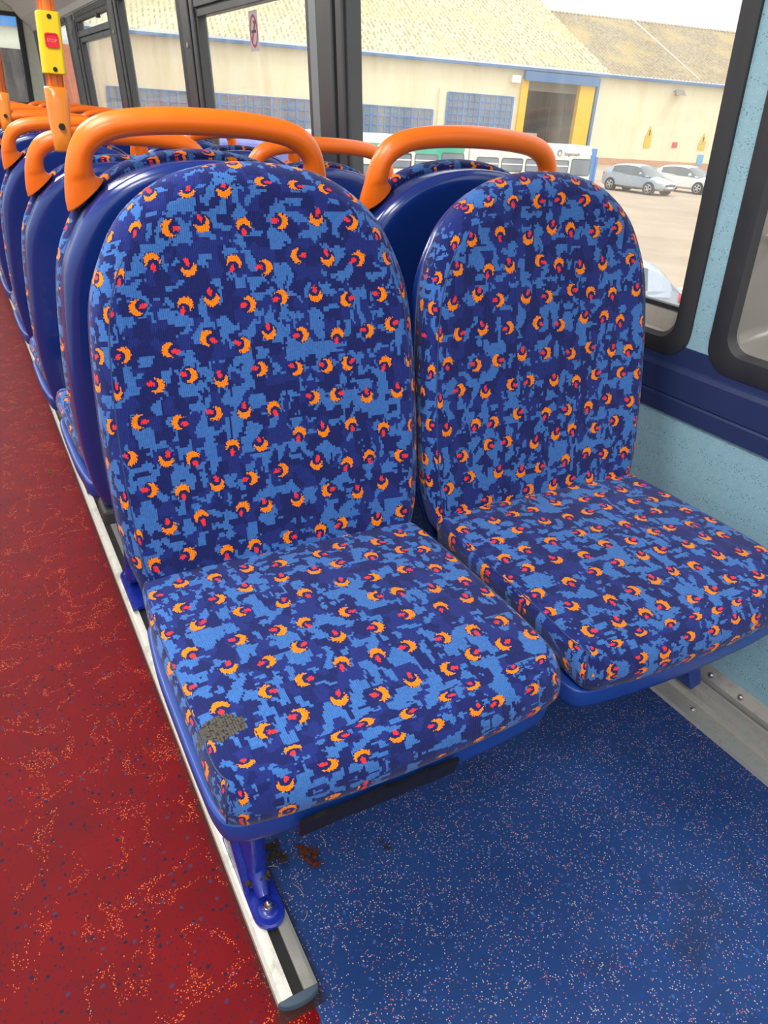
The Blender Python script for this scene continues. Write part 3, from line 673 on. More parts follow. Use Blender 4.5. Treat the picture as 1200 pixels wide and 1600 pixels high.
def make_seat(root, handle, leg_side, mats=(FAB, FAB), uo=(0, 0), bracket=None, shell_t=0.05):
    rb = lambda p: 0.026 if p.y > 0.03 else 0.014
    cushion('backrest', BO, 0.055, rb, bk(0.055), mats[0], root, 0.0, (uo[0], uo[1]), None, 0.004, 0.008, (lambda p: abs(p.x) > 0.15 and 0.03 < p.y < 0.5, 1.25, False))
    def rs(p): 
        t = max(0, min(1, (-p.y - 0.24) / 0.13)); return 0.017 + 0.034 * t * t
    def hs(p):
        t = max(0, min(1, (-p.y - 0.20) / 0.20)); return 1 - 0.06 * t * t
    cushion('seat_cushion', SO, 0.088, rs, lambda a, b_, c: (a, b_, 0.402 + c), mats[1], root, 0.010, (uo[0] + 1.3, uo[1] + 0.4), hs, 0.0, 0.030, (lambda p: abs(p.x) > 0.2185 and -0.381 < p.y < -0.01, 1.0, True), inner=lambda p: Vector((max(-0.219, min(0.219, p.x)), max(-0.350, min(0.02, p.y)))))
    # pan
    PO = orient([Vector((p.x * 1.0, p.y * 0.965 if p.y < 0 else p.y * 0.6)) for p in SO])
    cushion('seat_pan', PO, 0.036, lambda p: 0.004, lambda a, b_, c: (a, b_, 0.376 + c), 'pan_blue', root, 0, (0, 0), None, 0, 0.004)
    # shell: moulded plastic behind the backrest
    sh = orient(back_outline(0.990, 1.005, 0.0, 0.385 if handle else 0.42))
    if handle:
        o = cushion('back_shell', sh, 0.062, lambda p: 0.019, lambda a, b_, c: (a, REC * (0.44 + b_ * CR - 0.49) + 0.052 + c, 0.44 + b_ * CR), 'blue_plastic', root, 0.002, (0, 0), None, 0, 0.0)
    else:
        o = cushion('back_shell', sh, 0.022, lambda p: 0.012, lambda a, b_, c: (a, REC * (0.44 + b_ * CR - 0.49) + 0.052 + c, 0.44 + b_ * CR), 'blue_plastic', root, 0.0, (0, 0), None, 0, 0.0)
    # flip normals of the mirrored loft
    o.data.flip_normals()
    if handle:
        handle_mesh(root)
        mb = MB(); mb.box((-0.215, 0.035, 0.362), (0.215, 0.10, 0.392)); mb.build('shell_foot', 'black_rubber', root, bevel=0.006)
    if leg_side: leg_mesh(root, leg_side)
    if bracket:
        s = bracket; bz = 0.045 if not handle else 0.098
        mb = MB(); pr_ = [(0.05, 0.392), (0.255, 0.392), (0.262, 0.375), (0.335, bz + 0.06), (0.355, bz + 0.01), (0.325, bz), (0.30, bz + 0.05), (0.20, 0.34), (0.05, 0.368)]
        v = [(s * a, -0.20, b_) for a, b_ in pr_] + [(s * a, -0.145, b_) for a, b_ in pr_]; n = len(pr_)
        fs = [tuple(range(n)), tuple(range(2 * n - 1, n - 1, -1))] + [(i, n + i, n + (i + 1) % n, (i + 1) % n) for i in range(n)]
        link('wall_bracket', v, fs, 'pan_blue', root, None, False, bevel=0.006)
def copy_tree(o, parent=None):
    c = o.copy(); C.objects.link(c); c.parent = parent
    for ch in list(o.children): copy_tree(ch, c)
    return c
XL, XR, KR = 0.354, 0.850, 1.03
fl = empty('bus_seat', (XL, 0.87, 0), label='nearest aisle-side bus seat facing the camera, grey worn patch on its front corner', cat='seat', group='pair of bus seats facing the camera')
make_seat(fl, False, -1, (FAB, FABW), (0, 0))
fr = empty('bus_seat', (XR, 0.865, 0), label='nearest window-side bus seat facing the camera, beside the pale blue side wall', cat='seat', group='pair of bus seats facing the camera')
make_seat(fr, False, None, (FAB, FAB), (2.7, 3.3), bracket=1); fr.scale = (KR, 1, 1)
# torn black strip under the front edge of the aisle cushion
sp_ = []
for k in range(15):
    a = -0.150 + 0.205 * k / 14; sp_.append((a, -0.3895 - 0.003 * math.cos(a * 6), 0.4085 + random.uniform(-0.002, 0.002), 0.380 + random.uniform(-0.0015, 0.0015)))
v = []; f = []
for a, y, zt, zb in sp_: v += [(a, y, zb), (a, y - 0.006, zt), (a, y - 0.001, zt + 0.001), (a, y + 0.004, zb)]
for i in range(len(sp_) - 1):
    for k in range(4): f.append((i * 4 + k, i * 4 + (k + 1) % 4, i * 4 + 4 + (k + 1) % 4, i * 4 + 4 + k))
f += [(3, 2, 1, 0), tuple(len(v) - 4 + k for k in range(4))]
o = link('edge_strip', v, f, 'black_strip', fl, None, False); o['label'] = 'torn black strip'

al = empty('bus_seat', (XL, 1.375, 0), PI, label='aisle-side bus seat backing directly onto the nearest aisle seat, tall orange grab handle', cat='seat', group='bus seats facing away with orange grab handles')
make_seat(al, True, 1, (FAB, FAB), (5.1, 1.9))
ar = empty('bus_seat', (XR, 1.375, 0), PI, label='window-side bus seat backing directly onto the nearest window seat, orange grab handle', cat='seat', group='bus seats facing away with orange grab handles')
make_seat(ar, True, None, (FAB, FAB), (8.2, 6.4), bracket=-1); ar.scale = (KR, 1, 1)
ords = ['second', 'third', 'fourth', 'fifth', 'sixth', 'seventh', 'eighth', 'ninth', 'tenth']
for k in range(9):
    y = 2.025 + 0.65 * k
    for src, side, X in ((al, 'aisle', XL), (ar, 'window', XR)):
        c = copy_tree(src); c.location = (X, y, -0.05)
        extra = ' and steel pole' if False else ''
        c['label'] = '%s-side bus seat facing away, in the %s row of orange handles from the camera' % (side, ords[k])
        c['group'] = 'bus seats facing away with orange grab handles'
        for ch in c.children:
            if ch.name.startswith('leg'): ch.location = (0, 0, 0.05)

# ------------------------------------------------------------------ stanchion poles
def pole(x, y, z0, label, btn=True):
    root = empty('grab_pole', (x, y, z0), label=label, cat='pole', group='orange poles clamped to seat handles')
    lean = 0.02
    P = lambda h, dy=0: (lean * h, dy, h)
    mb = MB(); mb.tube([P(-0.02), P(1.98 - z0)], 0.0165, 24); mb.build('pole', 'orange_wrap', root, True)
    # tapered clamp, wide at the top
    v = []; f = []; n = 24
    prof = [(-0.022, 0.0150, 0.013), (-0.018, 0.0170, 0.019), (0.01, 0.0185, 0.023), (0.04, 0.0205, 0.024), (0.065, 0.0220, 0.0225), (0.090, 0.0225, 0.021), (0.096, 0.021, 0.019)]
    for h, rx, ry in prof:
        for k in range(n):
            a = 2 * PI * k / n; ca, sa = math.cos(a), math.sin(a)
            e = 0.6
            v.append((lean * h + rx * math.copysign(abs(ca) ** e, ca), ry * math.copysign(abs(sa) ** e, sa) - (0.012 if h < 0.03 else 0.0) * (0.03 - h) / 0.09 , h))
    for j in range(len(prof) - 1):
        for k in range(n): f.append((j * n + k, j * n + (k + 1) % n, (j + 1) * n + (k + 1) % n, (j + 1) * n + k))
    f += [tuple(range(n - 1, -1, -1)), tuple((len(prof) - 1) * n + k for k in range(n))]
    cl = link('clamp', v, f, 'amber_clamp', root, None, True)
    mb = MB(); mb.tube([(0, -0.018, 0.026), (0, -0.0335, 0.026)], [0.0065, 0.0065], 6); mb.build('clamp_bolt', 'dark_metal', cl)
    if btn:
        st = Matrix.Rotation(math.radians(-6), 4, 'Z')
        v = []; pr_ = [(-0.0205, -0.010), (-0.0205, -0.022), (-0.016, -0.027), (0.016, -0.027), (0.0205, -0.022), (0.0205, 0.012), (-0.0205, 0.012)]
        n = len(pr_)
        for h in (0.118, 0.222): v += [(lean * h + a, b_, h) for a, b_ in pr_]
        bx = link('bell_box', v, [(i, (i + 1) % n, n + (i + 1) % n, n + i) for i in range(n)] + [tuple(range(n - 1, -1, -1)), tuple(range(n, 2 * n))], 'yellow_plastic', root, None, False, bevel=0.002)
        mb = MB(); h = 0.174; v = []
        rr = [(lean * h + (q[0]), q[1]) for q in rrect(-0.0125, 0.0125, h - 0.0125, h + 0.0125, 0.005, 4)]
        n = len(rr); v = [(a, -0.0268, b_) for a, b_ in rr] + [(a, -0.0300, b_) for a, b_ in rr] + [(lean * h + (a - lean * h) * 0.8, -0.0300, h + (b_ - h) * 0.8) for a, b_ in rr] + [(lean * h + (a - lean * h) * 0.75, -0.0285, h + (b_ - h) * 0.75) for a, b_ in rr]
        f = [(j * n + i, j * n + (i + 1) % n, (j + 1) * n + (i + 1) % n, (j + 1) * n + i) for j in range(3) for i in range(n)] + [tuple(3 * n + i for i in range(n))]
        bt = link('stop_button', v, f, 'red_button', bx, None, True, autos=0.5)
        text('STOP', 'button_lettering', (lean * h, -0.0288, h - 0.0028), 0.0078, (PI / 2, 0, 0), 'pale_red', bt, 0.0003)
        for h in (0.126, 0.213):
            mb = MB(); mb.cyl((lean * h, -0.0265, h), (lean * h, -0.0285, h), 0.0042, 12); mb.build('box_screw', 'dark_metal', bx, True, autos=0.5)
    return root
def text(s, name, loc, size, rot, mat, parent=None, ext=0.0005, align='CENTER'):
    cu = bpy.data.curves.new(name, 'FONT'); cu.body = s; cu.size = size; cu.align_x = align; cu.extrude = ext
    o = bpy.data.objects.new(name, cu); dg = bpy.context.evaluated_depsgraph_get()
    C.objects.link(o); bpy.context.view_layer.update()
    me = bpy.data.meshes.new_from_object(o.evaluated_get(bpy.context.evaluated_depsgraph_get())); C.objects.unlink(o); bpy.data.objects.remove(o)
    me.materials.clear(); me.materials.append(MATS[mat] if isinstance(mat, str) else mat)
    q = bpy.data.objects.new(name, me); C.objects.link(q); q.location = loc; q.rotation_euler = rot
    if parent: q.parent = parent
    return q
b = NB('orange_wrap'); P = b.obj(); st = b.noise(b.V('MULTIPLY', P, (1, 1, 0.01)), 260, 3)
b.bsdf(b.mix(b.sm(st, 0.35, 0.65), srgb(214, 96, 44), srgb(250, 158, 92)), 0.4, 0, None, 0.5); MATS['orange_wrap'] = b.m
pole(0.224, 1.80, 0.995, 'orange ribbed pole with yellow bell box and red stop button, on the nearest rear handle')
pole(0.2165, 3.15, 0.975, 'orange pole at the left edge, farther back, amber clamp only partly visible', False)

# ------------------------------------------------------------------ litter on the floor
def leafy(name, x, y, r, mat, label, cat, seed, flat=0.5, n=9):
    rnd = random.Random(seed); mb = MB()
    for k in range(n):
        cx, cy = x + rnd.uniform(-r, r) * 0.6, y + rnd.uniform(-r, r) * flat * 1.4; L = rnd.uniform(0.3, 0.6) * r; a = rnd.uniform(0, PI); w_ = L * 0.45
        pts = []
        for j in range(5):
            t = j / 4 * 2 - 1; ww = w_ * (1 - t * t) + 0.0004; z = 0.0015 + rnd.uniform(0, 0.004) + 0.003 * (k / n)
            ux, uy = math.cos(a), math.sin(a)
            pts += [(cx + ux * L * t - uy * ww, cy + uy * L * t + ux * ww, z), (cx + ux * L * t, cy + uy * L * t, z + 0.0015), (cx + ux * L * t + uy * ww, cy + uy * L * t - ux * ww, z)]
        f = []
        for j in range(4): f += [(j * 3, j * 3 + 1, j * 3 + 4, j * 3 + 3), (j * 3 + 1, j * 3 + 2, j * 3 + 5, j * 3 + 4)]
        mb.add(pts, f)
    o = mb.build(name, mat); sm_ = o.modifiers.new('thick', 'SOLIDIFY'); sm_.thickness = 0.0006
    tag(o, label, cat); return o
leafy('dead_leaf', 0.3125, 0.694, 0.020, 'dead_leaf', 'crumpled red-brown dead leaf on the blue floor by the seat leg', 'leaf', 3, 0.9, 12)
leafy('dirt_clump', 0.265, 0.725, 0.018, 'dark_litter', 'clump of dark fluff and dirt between seat leg and red-brown leaf', 'dirt', 5, 0.8, 10)
leafy('dirt_crumb', 0.435, 0.655, 0.0085, 'dark_litter', 'small dark brown crumb on the blue floor under the aisle seat', 'dirt', 8, 1.0, 6)
leafy('green_leaf', 0.111, 2.33, 0.013, 'green_leaf', 'small curled green leaf on the red aisle floor', 'leaf', 9, 0.7, 3)
mb = MB()
for (x, y, a, L) in ((0.278, 0.635, 1.3, 0.028), (0.345, 0.70, 1.0, 0.024), (0.262, 0.70, 2.2, 0.02), (0.262, 0.60, 0.3, 0.018)):
    mb.tube([(x + math.cos(a + 0.5 * t) * L * t, y + math.sin(a + 0.5 * t) * L * t, 0.0012) for t in (0, .25, .5, .75, 1)], 0.0005, 6)
tag(mb.build('loose_fibre', 'fibre', smooth=True), 'pale loose fibres scattered on the blue floor beside the seat rail', 'fibre', kind='stuff')
# ------------------------------------------------------------------ no smoking sticker on the third window
ys, zs, ox = 3.285, 1.345, 0.0335
stk = empty('no_smoking_sticker', (wx(zs, ox), ys, zs), label='grey no-smoking sticker with red crossed ring on the side window glass', cat='sticker')
def W2(mb, pts_, th=0.0006, off=0):   # polygon in the wall plane, local to the sticker
    n = len(pts_); v = [(-0.073 * z - off, y, z) for y, z in pts_] + [(-0.073 * z - off - th, y, z) for y, z in pts_]
    mb.add(v, [tuple(range(n)), tuple(range(2 * n - 1, n - 1, -1))] + [(i, n + i, n + (i + 1) % n, (i + 1) % n) for i in range(n)])
mb = MB(); W2(mb, [(-.05, -.068), (.05, -.068), (.05, .068), (-.05, .068)]); mb.build('sticker_sheet', 'sticker_grey', stk)
mb = MB()
for k in range(32):
    a0, a1 = 2 * PI * k / 32, 2 * PI * (k + 1) / 32
    W2(mb, [(0.043 * math.cos(a0), 0.056 * math.sin(a0)), (0.043 * math.cos(a1), 0.056 * math.sin(a1)), (0.034 * math.cos(a1), 0.046 * math.sin(a1)), (0.034 * math.cos(a0), 0.046 * math.sin(a0))], 0.0006, 0.0008)
W2(mb, [(-.033, .032), (-.022, .040), (.033, -.032), (.022, -.040)], 0.0006, 0.0008)
mb.build('red_ring', 'sticker_red', stk)
mb = MB(); W2(mb, [(-.026, -.006), (.026, -.006), (.026, .004), (-.026, .004)], 0.0006, 0.0008)
for k in range(3): W2(mb, [(-.022 + .008 * k, .010 + .008 * k), (-.018 + .008 * k, .010 + .008 * k), (-.012 + .008 * k, .034), (-.016 + .008 * k, .034)], 0.0006, 0.0008)
mb.build('cigarette_pictogram', 'text_dark', stk)

# ------------------------------------------------------------------ OUTSIDE
GZ = -1.92
mb = MB(); mb.box((1.9, -40, GZ - 0.2), (160, 190, GZ)); mb.box((-60, 13, GZ - 0.2), (1.9, 190, GZ)); structure(mb.build('ground', 'ground'))
P0 = Vector((41.368, 64.016, GZ)); U = Vector((0.9763, -0.2164, 0)); NV = Vector((0.2164, 0.9763, 0))   # facade frame: u along, d away from us, h up
def FA(u, d, h): p = P0 + U * u + NV * d; return (p.x, p.y, GZ + h)
def fbox(mb, u0, u1, d0, d1, h0, h1, mi=0): return mb.box((u0, d0, h0), (u1, d1, h1), mi)
rz = math.atan2(U.y, U.x)
wh = empty('warehouse', (P0.x, P0.y, GZ), rz, label='long cream warehouse with corrugated roof, blue gutter and yellow-framed doorway', cat='building')
EH = 7.6
# wall with openings (door 7.9..14.2, h 0..6.85)
mb = MB(); fbox(mb, -31.5, 8.0, 0, 0.4, 0, EH); fbox(mb, 14.0, 70, 0, 0.4, 0, EH); fbox(mb, 8.0, 14.0, 0, 0.4, 6.75, EH); fbox(mb, -31.5, -31.1, 0, 30, 0, EH)
mb.build('wall', 'cream_render', wh)
mb = MB(); fbox(mb, 16.4, 70, -0.05, 0, 0, 0.6); mb.build('brick_base', 'brick', wh)
def roofmesh(u0, u1, slope, dmax, shift, wave=0.30, amp=0.05):
    # corrugated sheet: u profile, rises with depth
    nu = int((u1 - u0) / wave * 4); v = []; f = []
    for j, d in enumerate((-0.5, dmax)):
        for i in range(nu + 1):
            u = u0 + (u1 - u0) * i / nu; v.append((u, d, EH + 0.25 + slope * (d + 0.5) + shift + amp * math.sin(2 * PI * (u - u0) / wave)))
    for i in range(nu): f.append((i, i + 1, nu + 2 + i, nu + 1 + i))
    return v, f
v, f = roofmesh(-31.8, 16.4, 0.42, 26, 0.05, 0.45, 0.09); o = link('roof', v, f, 'old_roof', wh, None, True)
v, f = roofmesh(16.4, 72, 0.42, 14.5, -0.05, 0.45, 0.06); o = link('roof', v, f, 'brown_roof', wh, None, True)
mb = MB(); fbox(mb, -31.8, 72, 14.0, 14.6, EH + 6.0, EH + 6.35); mb.build('ridge', 'brown_roof', wh)
mb = MB(); fbox(mb, -31.8, 72, -0.55, -0.1, EH - 0.12, EH + 0.1); fbox(mb, 7.6, 15.4, -0.6, 0.0, EH - 0.95, EH - 0.2); mb.build('gutter', 'gutter_blue', wh)
mb = MB(); fbox(mb, 15.35, 15.62, -0.35, -0.05, 0, EH - 0.3); mb.build('downpipe', 'gutter_blue', wh)
mb = MB(); fbox(mb, -30.9, -30.3, -0.3, -0.0, 0, EH - 0.2); mb.build('downpipe', 'gutter_blue', wh)
mb = MB(); fbox(mb, 7.45, 8.15, -0.3, 0.3, 0, 6.75); mb.build('door_post', 'door_yellow', wh)
mb = MB(); fbox(mb, 13.6, 15.2, -0.3, 0.3, 0, 6.75); mb.build('door_post', 'door_yellow', wh)
mb = MB(); fbox(mb, 8.0, 14.0, 9.0, 9.3, 0, 7); fbox(mb, 8.0, 8.1, 0.4, 9.0, 0, 7); fbox(mb, 13.9, 14.0, 0.4, 9.0, 0, 7); fbox(mb, 8.0, 14.0, 0.4, 9.0, 7, 7.1); fbox(mb, 8.0, 14.0, 0.3, 0.5, 5.9, 6.8); mb.build('doorway_interior', 'shed_dark', wh)
mb = MB(); fbox(mb, 9.5, 11.4, 3.0, 3.2, 2.0, 2.35); mb.build('doorway_light_strip', 'white_paint', wh)
mb = MB(); fbox(mb, 11.2, 11.35, 0.8, 0.95, 0.0, 6.2); fbox(mb, 12.9, 13.05, 0.8, 0.95, 2, 6.2); mb.build('doorway_chain', 'dark_metal', wh)
def gridwin(u0, u1, h0, h1, nu, nh):
    mb = MB(); fbox(mb, u0, u1, -0.03, 0.02, h0, h1); g = mb.build('window', 'shop_glass', wh)
    mb = MB()
    for k in range(nu + 1):
        u = u0 + (u1 - u0) * k / nu; w_ = 0.10 if k % 3 else 0.2; fbox(mb, u - w_ / 2, u + w_ / 2, -0.10, -0.03, h0, h1)
    for k in range(nh + 1):
        h = h0 + (h1 - h0) * k / nh; fbox(mb, u0, u1, -0.10, -0.03, h - 0.04, h + 0.04)
    mb.build('bars', 'grid_blue', g)
gridwin(-29.3, -23.0, 0.6, 3.75, 8, 4); gridwin(-22.6, -12.2, 0.6, 3.8, 14, 4); gridwin(-8.9, -1.1, 0.8, 3.75, 12, 4); gridwin(0.3, 6.85, 1.8, 5.25, 12, 6)
mb = MB(); fbox(mb, -0.6, -0.1, -0.25, 0, 0, 5.5); mb.build('wall_pilaster', 'cream_render', wh)
mb = MB(); fbox(mb, 6.3, 7.2, -0.5, -0.02, 6.4, 7.0); tag(mb.build('alarm_box', 'white_paint', None), 'white box mounted high beside the yellow doorway of the warehouse', 'box'); bpy.data.objects['alarm_box'].location = (P0.x, P0.y, GZ); bpy.data.objects['alarm_box'].rotation_euler = (0, 0, rz)
def wallthing(name, mb, mats, label, cat, group=None):
    o = mb.build(name, mats); o.location = (P0.x, P0.y, GZ); o.rotation_euler = (0, 0, rz); return tag(o, label, cat, group)
mb = MB(); mb.add([(24.0, -0.9, 6.5), (25.1, -0.9, 6.5), (25.1, -0.2, 6.8), (24.0, -0.2, 6.8), (24.1, -0.5, 7.0), (25.0, -0.5, 7.0)], [(0, 1, 2, 3), (0, 4, 5, 1), (3, 2, 5, 4), (0, 3, 4), (1, 5, 2)]); fbox(mb, 24.4, 24.7, -0.3, -0.02, 6.5, 6.9)
wallthing('floodlight', mb, 'shed_dark', 'small grey floodlight high on the cream warehouse wall above the cars', 'light')
def sign(u, h, w_, hh, col, tri, label):
    root = empty('wall_sign', FA(u, -0.06, h), rz, label=label, cat='sign', group='small signs on the warehouse wall')
    mb = MB(); mb.box((-w_ / 2, -0.02, 0), (w_ / 2, 0.02, hh)); mb.build('board', col, root)
    if tri:
        mb = MB(); mb.add([(-w_ * .55, -0.02, hh + 0.1), (w_ * .55, -0.02, hh + 0.1), (0, -0.02, hh + 1.15), (-w_ * .55, 0.02, hh + 0.1), (w_ * .55, 0.02, hh + 0.1), (0, 0.02, hh + 1.15)], [(0, 1, 2), (5, 4, 3), (0, 3, 4, 1), (1, 4, 5, 2), (2, 5, 3, 0)]); mb.build('warning_triangle', 'sign_yellow', root)
        mb = MB(); mb.box((-0.06, -0.04, hh + 0.25), (0.06, -0.02, hh + 0.75)); mb.build('triangle_mark', 'text_dark', root)
    return root
sign(22.4, 1.75, 0.75, 0.85, 'sign_yellow', True, 'yellow warning sign with triangle on the wall above the silver car')
sign(29.0, 1.85, 0.8, 0.45, 'sign_yellow', True, 'yellow warning sign with triangle near the window frame above the white car')
sign(25.7, 1.9, 0.6, 0.5, 'sign_red', False, 'small red and white sign between the two yellow wall signs')
sign(29.2, 0.4, 0.7, 1.0, 'sign_lightblue', False, 'pale blue sign low on the wall behind the white car')
# thin pale tube added for a slanting line, roof ridge down to gutter
mb = MB(); a = Vector(FA(21.3, 10, 15.0)); c = Vector(FA(25.8, -1.5, 7.9)); mb.tube([tuple(a), tuple(c)], 0.05, 8)
tag(mb.build('roof_streak', 'white_paint', smooth=True), 'thin pale cable slanting down over the brown roof to the gutter', 'streak')

# brick building beyond the warehouse and the dark yard door seen through the end window
mb = MB(); mb.box((-10.5, 0, 0), (0, 8, 5.9)); o = mb.build('brick_building', 'brick_orange'); o.location = (9.6, 60.0, GZ); o.rotation_euler = (0, 0, rz)
tag(o, 'orange-red brick building seen past the far side windows', 'building')
yd = empty('yard_shed', (-1.9, 20.5, GZ), 0.0, label='white shed with dark door and blue fascia seen through the end window', cat='building')
mb = MB(); mb.box((-4, 0, 0), (4.4, 4, 4.9)); mb.build('wall', 'cream_plastic', yd)
mb = MB(); mb.box((-4, -0.1, 4.22), (4.45, 0.0, 5.0)); mb.build('fascia', 'bus_blue', yd)
mb = MB(); mb.box((-3.5, -0.1, 0), (4.1, 0.0, 3.8)); mb.build('door', 'dark_door', yd)

# parked buses
def parked_bus(gx, gy, ang, L, Hh, body, label, accents):
    """origin at its right rear ground corner; body runs to -u"""
    root = empty('parked_bus', (gx, gy, GZ), ang, label=label, cat='bus', group='parked buses outside')
    Wd = 2.4
    pr_ = [(0, 0.30), (0, Hh - 0.32), (0.10, Hh - 0.08), (0.32, Hh), (Wd - 0.32, Hh), (Wd - 0.10, Hh - 0.08), (Wd, Hh - 0.32), (Wd, 0.30)]
    n = len(pr_); v = []; f = []
    for u, k in ((-L, 0.94), (-L + 0.15, 1.0), (-0.25, 1.0), (0.0, 0.93)): v += [(u, Wd / 2 + (a - Wd / 2) * k, 0.3 + (b_ - 0.3) * (0.97 if k < 1 else 1)) for a, b_ in pr_]
    for j in range(3):
        for i in range(n): f.append((j * n + i, j * n + (i + 1) % n, (j + 1) * n + (i + 1) % n, (j + 1) * n + i))
    f += [tuple(range(n)), tuple(range(4 * n - 1, 3 * n - 1, -1))]
    link('body', v, f, body, root, None, False)
    nw = max(4, int(L / 1.5)); wl = (L - 0.5) / nw
    for k in range(nw):
        u1 = -0.30 - k * wl; u0 = u1 - wl + 0.16
        if k == 0: zz = (0.75, Hh - 0.62)
        else: zz = (0.85, Hh - 0.72)
        r_ = rrect(u0, u1, zz[0], zz[1], 0.12, 3); m_ = len(r_)
        v = [(a, -0.012, b_) for a, b_ in r_] + [(a, 0.01, b_) for a, b_ in r_]
        wdw = link('window', v, [tuple(range(m_))] + [(i, m_ + i, m_ + (i + 1) % m_, (i + 1) % m_) for i in range(m_)], 'car_glass', root, None, False)
        r2 = rrect(u0 + 0.07, u1 - 0.07, zz[0] + 0.07, zz[1] - 0.07, 0.08, 3)
        v = [(a, -0.014, b_) for a, b_ in r2]; link('pane', v, [tuple(range(len(r2)))], 'shop_glass', wdw, None, False)
        if k > 0:
            mb = MB(); mb.box((u0 + 0.05, -0.03, zz[1] - 0.32), (u1 - 0.05, -0.01, zz[1] - 0.26)); mb.build('window_bar', 'white_paint', wdw)
    for u in (-1.9, -L + 1.6):
        mb = MB(); mb.cyl((u, 0.0, 0.45), (u, 0.28, 0.45), 0.45, 24); mb.build('wheel', 'tyre', root, True, autos=0.6)
    for (pts, mt) in accents:
        m_ = len(pts); v = [(a, -0.008, b_) for a, b_ in pts] + [(a, 0.0, b_) for a, b_ in pts]
        link('livery_panel', v, [tuple(range(m_))] + [(i, m_ + i, m_ + (i + 1) % m_, (i + 1) % m_) for i in range(m_)], mt, root, None, False)
    return root
BUSX, BUSY = 31.2, 32.6
BH = 2.22
UB = Vector((1, 0, 0))
busw = parked_bus(BUSX, BUSY, 0.0, 8.3, BH, 'bus_white', 'white parked bus with blue front corner and company lettering on its roof edge', 
    [([(-0.42, BH - 0.45), (-0.02, BH - 0.40), (-0.02, 0.35), (-0.20, 0.35), (-0.30, 1.1)], 'bus_blue')])
mb = MB(); mb.box((-0.35, -0.02, BH - 0.55), (0.02, 0.6, BH - 0.10)); mb.build('front_corner', 'bus_blue', busw, bevel=0.03)
mb = MB(); mb.box((-0.02, -0.08, 0.3), (0.10, 0.02, BH - 0.5)); mb.build('grab_rail', 'bus_blue', busw)
text('Stagecoach', 'lettering', (-1.75, -0.012, BH - 0.50), 0.24, (PI / 2, 0, 0), 'text_dark', busw, 0.004)
mb = MB()
for k in range(20):
    a0, a1 = 2 * PI * k / 20, 2 * PI * (k + 1) / 20; cx, cz = -2.62, BH - 0.40
    mb.add([(cx + r * math.cos(a), -0.015, cz + r * math.sin(a)) for a, r in ((a0, .17), (a1, .17), (a1, .09), (a0, .09))], [(0, 1, 2, 3)], 0 if k < 13 else 1)
mb.build('logo_ring', ['logo_blue', 'bus_orange'], busw)
def arc(cx, cz, r, a0, a1, n=14): return [(cx + r * math.cos(a0 + (a1 - a0) * k / n), cz + r * 0.8 * math.sin(a0 + (a1 - a0) * k / n)) for k in range(n + 1)]
q = Vector((BUSX, BUSY, 0)) - UB * 8.4
bust = parked_bus(q.x, q.y, 0.0, 8.0, BH + 0.02, 'bus_white', 'white and teal parked bus standing left of the lettered white bus',
    [([(-7.9, BH - 0.52), (-0.3, BH - 0.52), (-0.3, BH - 0.34), (-7.9, BH - 0.34)], 'bus_teal'),
     ([(-3.4, BH - 0.52), (-2.2, BH - 1.2), (-0.15, BH - 1.2), (-0.35, BH - 0.52)], 'bus_teal')])
mb = MB(); pts = arc(-4.4, BH - 1.3, 1.35, 0, PI); m_ = len(pts)
mb.add([(a, -0.012, b_) for a, b_ in pts], [tuple(range(m_))]); mb.build('livery_arc', 'bus_white', bust)
q2 = Vector((BUSX, BUSY, 0)) - UB * 15.6 - Vector((0, 4, 0))
busb = parked_bus(q2.x, q2.y, 0.0, 7.0, BH - 0.35, 'bus_navy', 'blue and orange parked bus glimpsed low between the seat handles',
    [([(-1.9, 0.35), (-1.5, 0.35), (-1.2, BH - 0.7), (-1.6, BH - 0.7)], 'bus_orange'), ([(-1.5, 0.35), (-0.05, 0.35), (-0.05, BH - 0.7), (-1.2, BH - 0.7)], 'bus_white')])

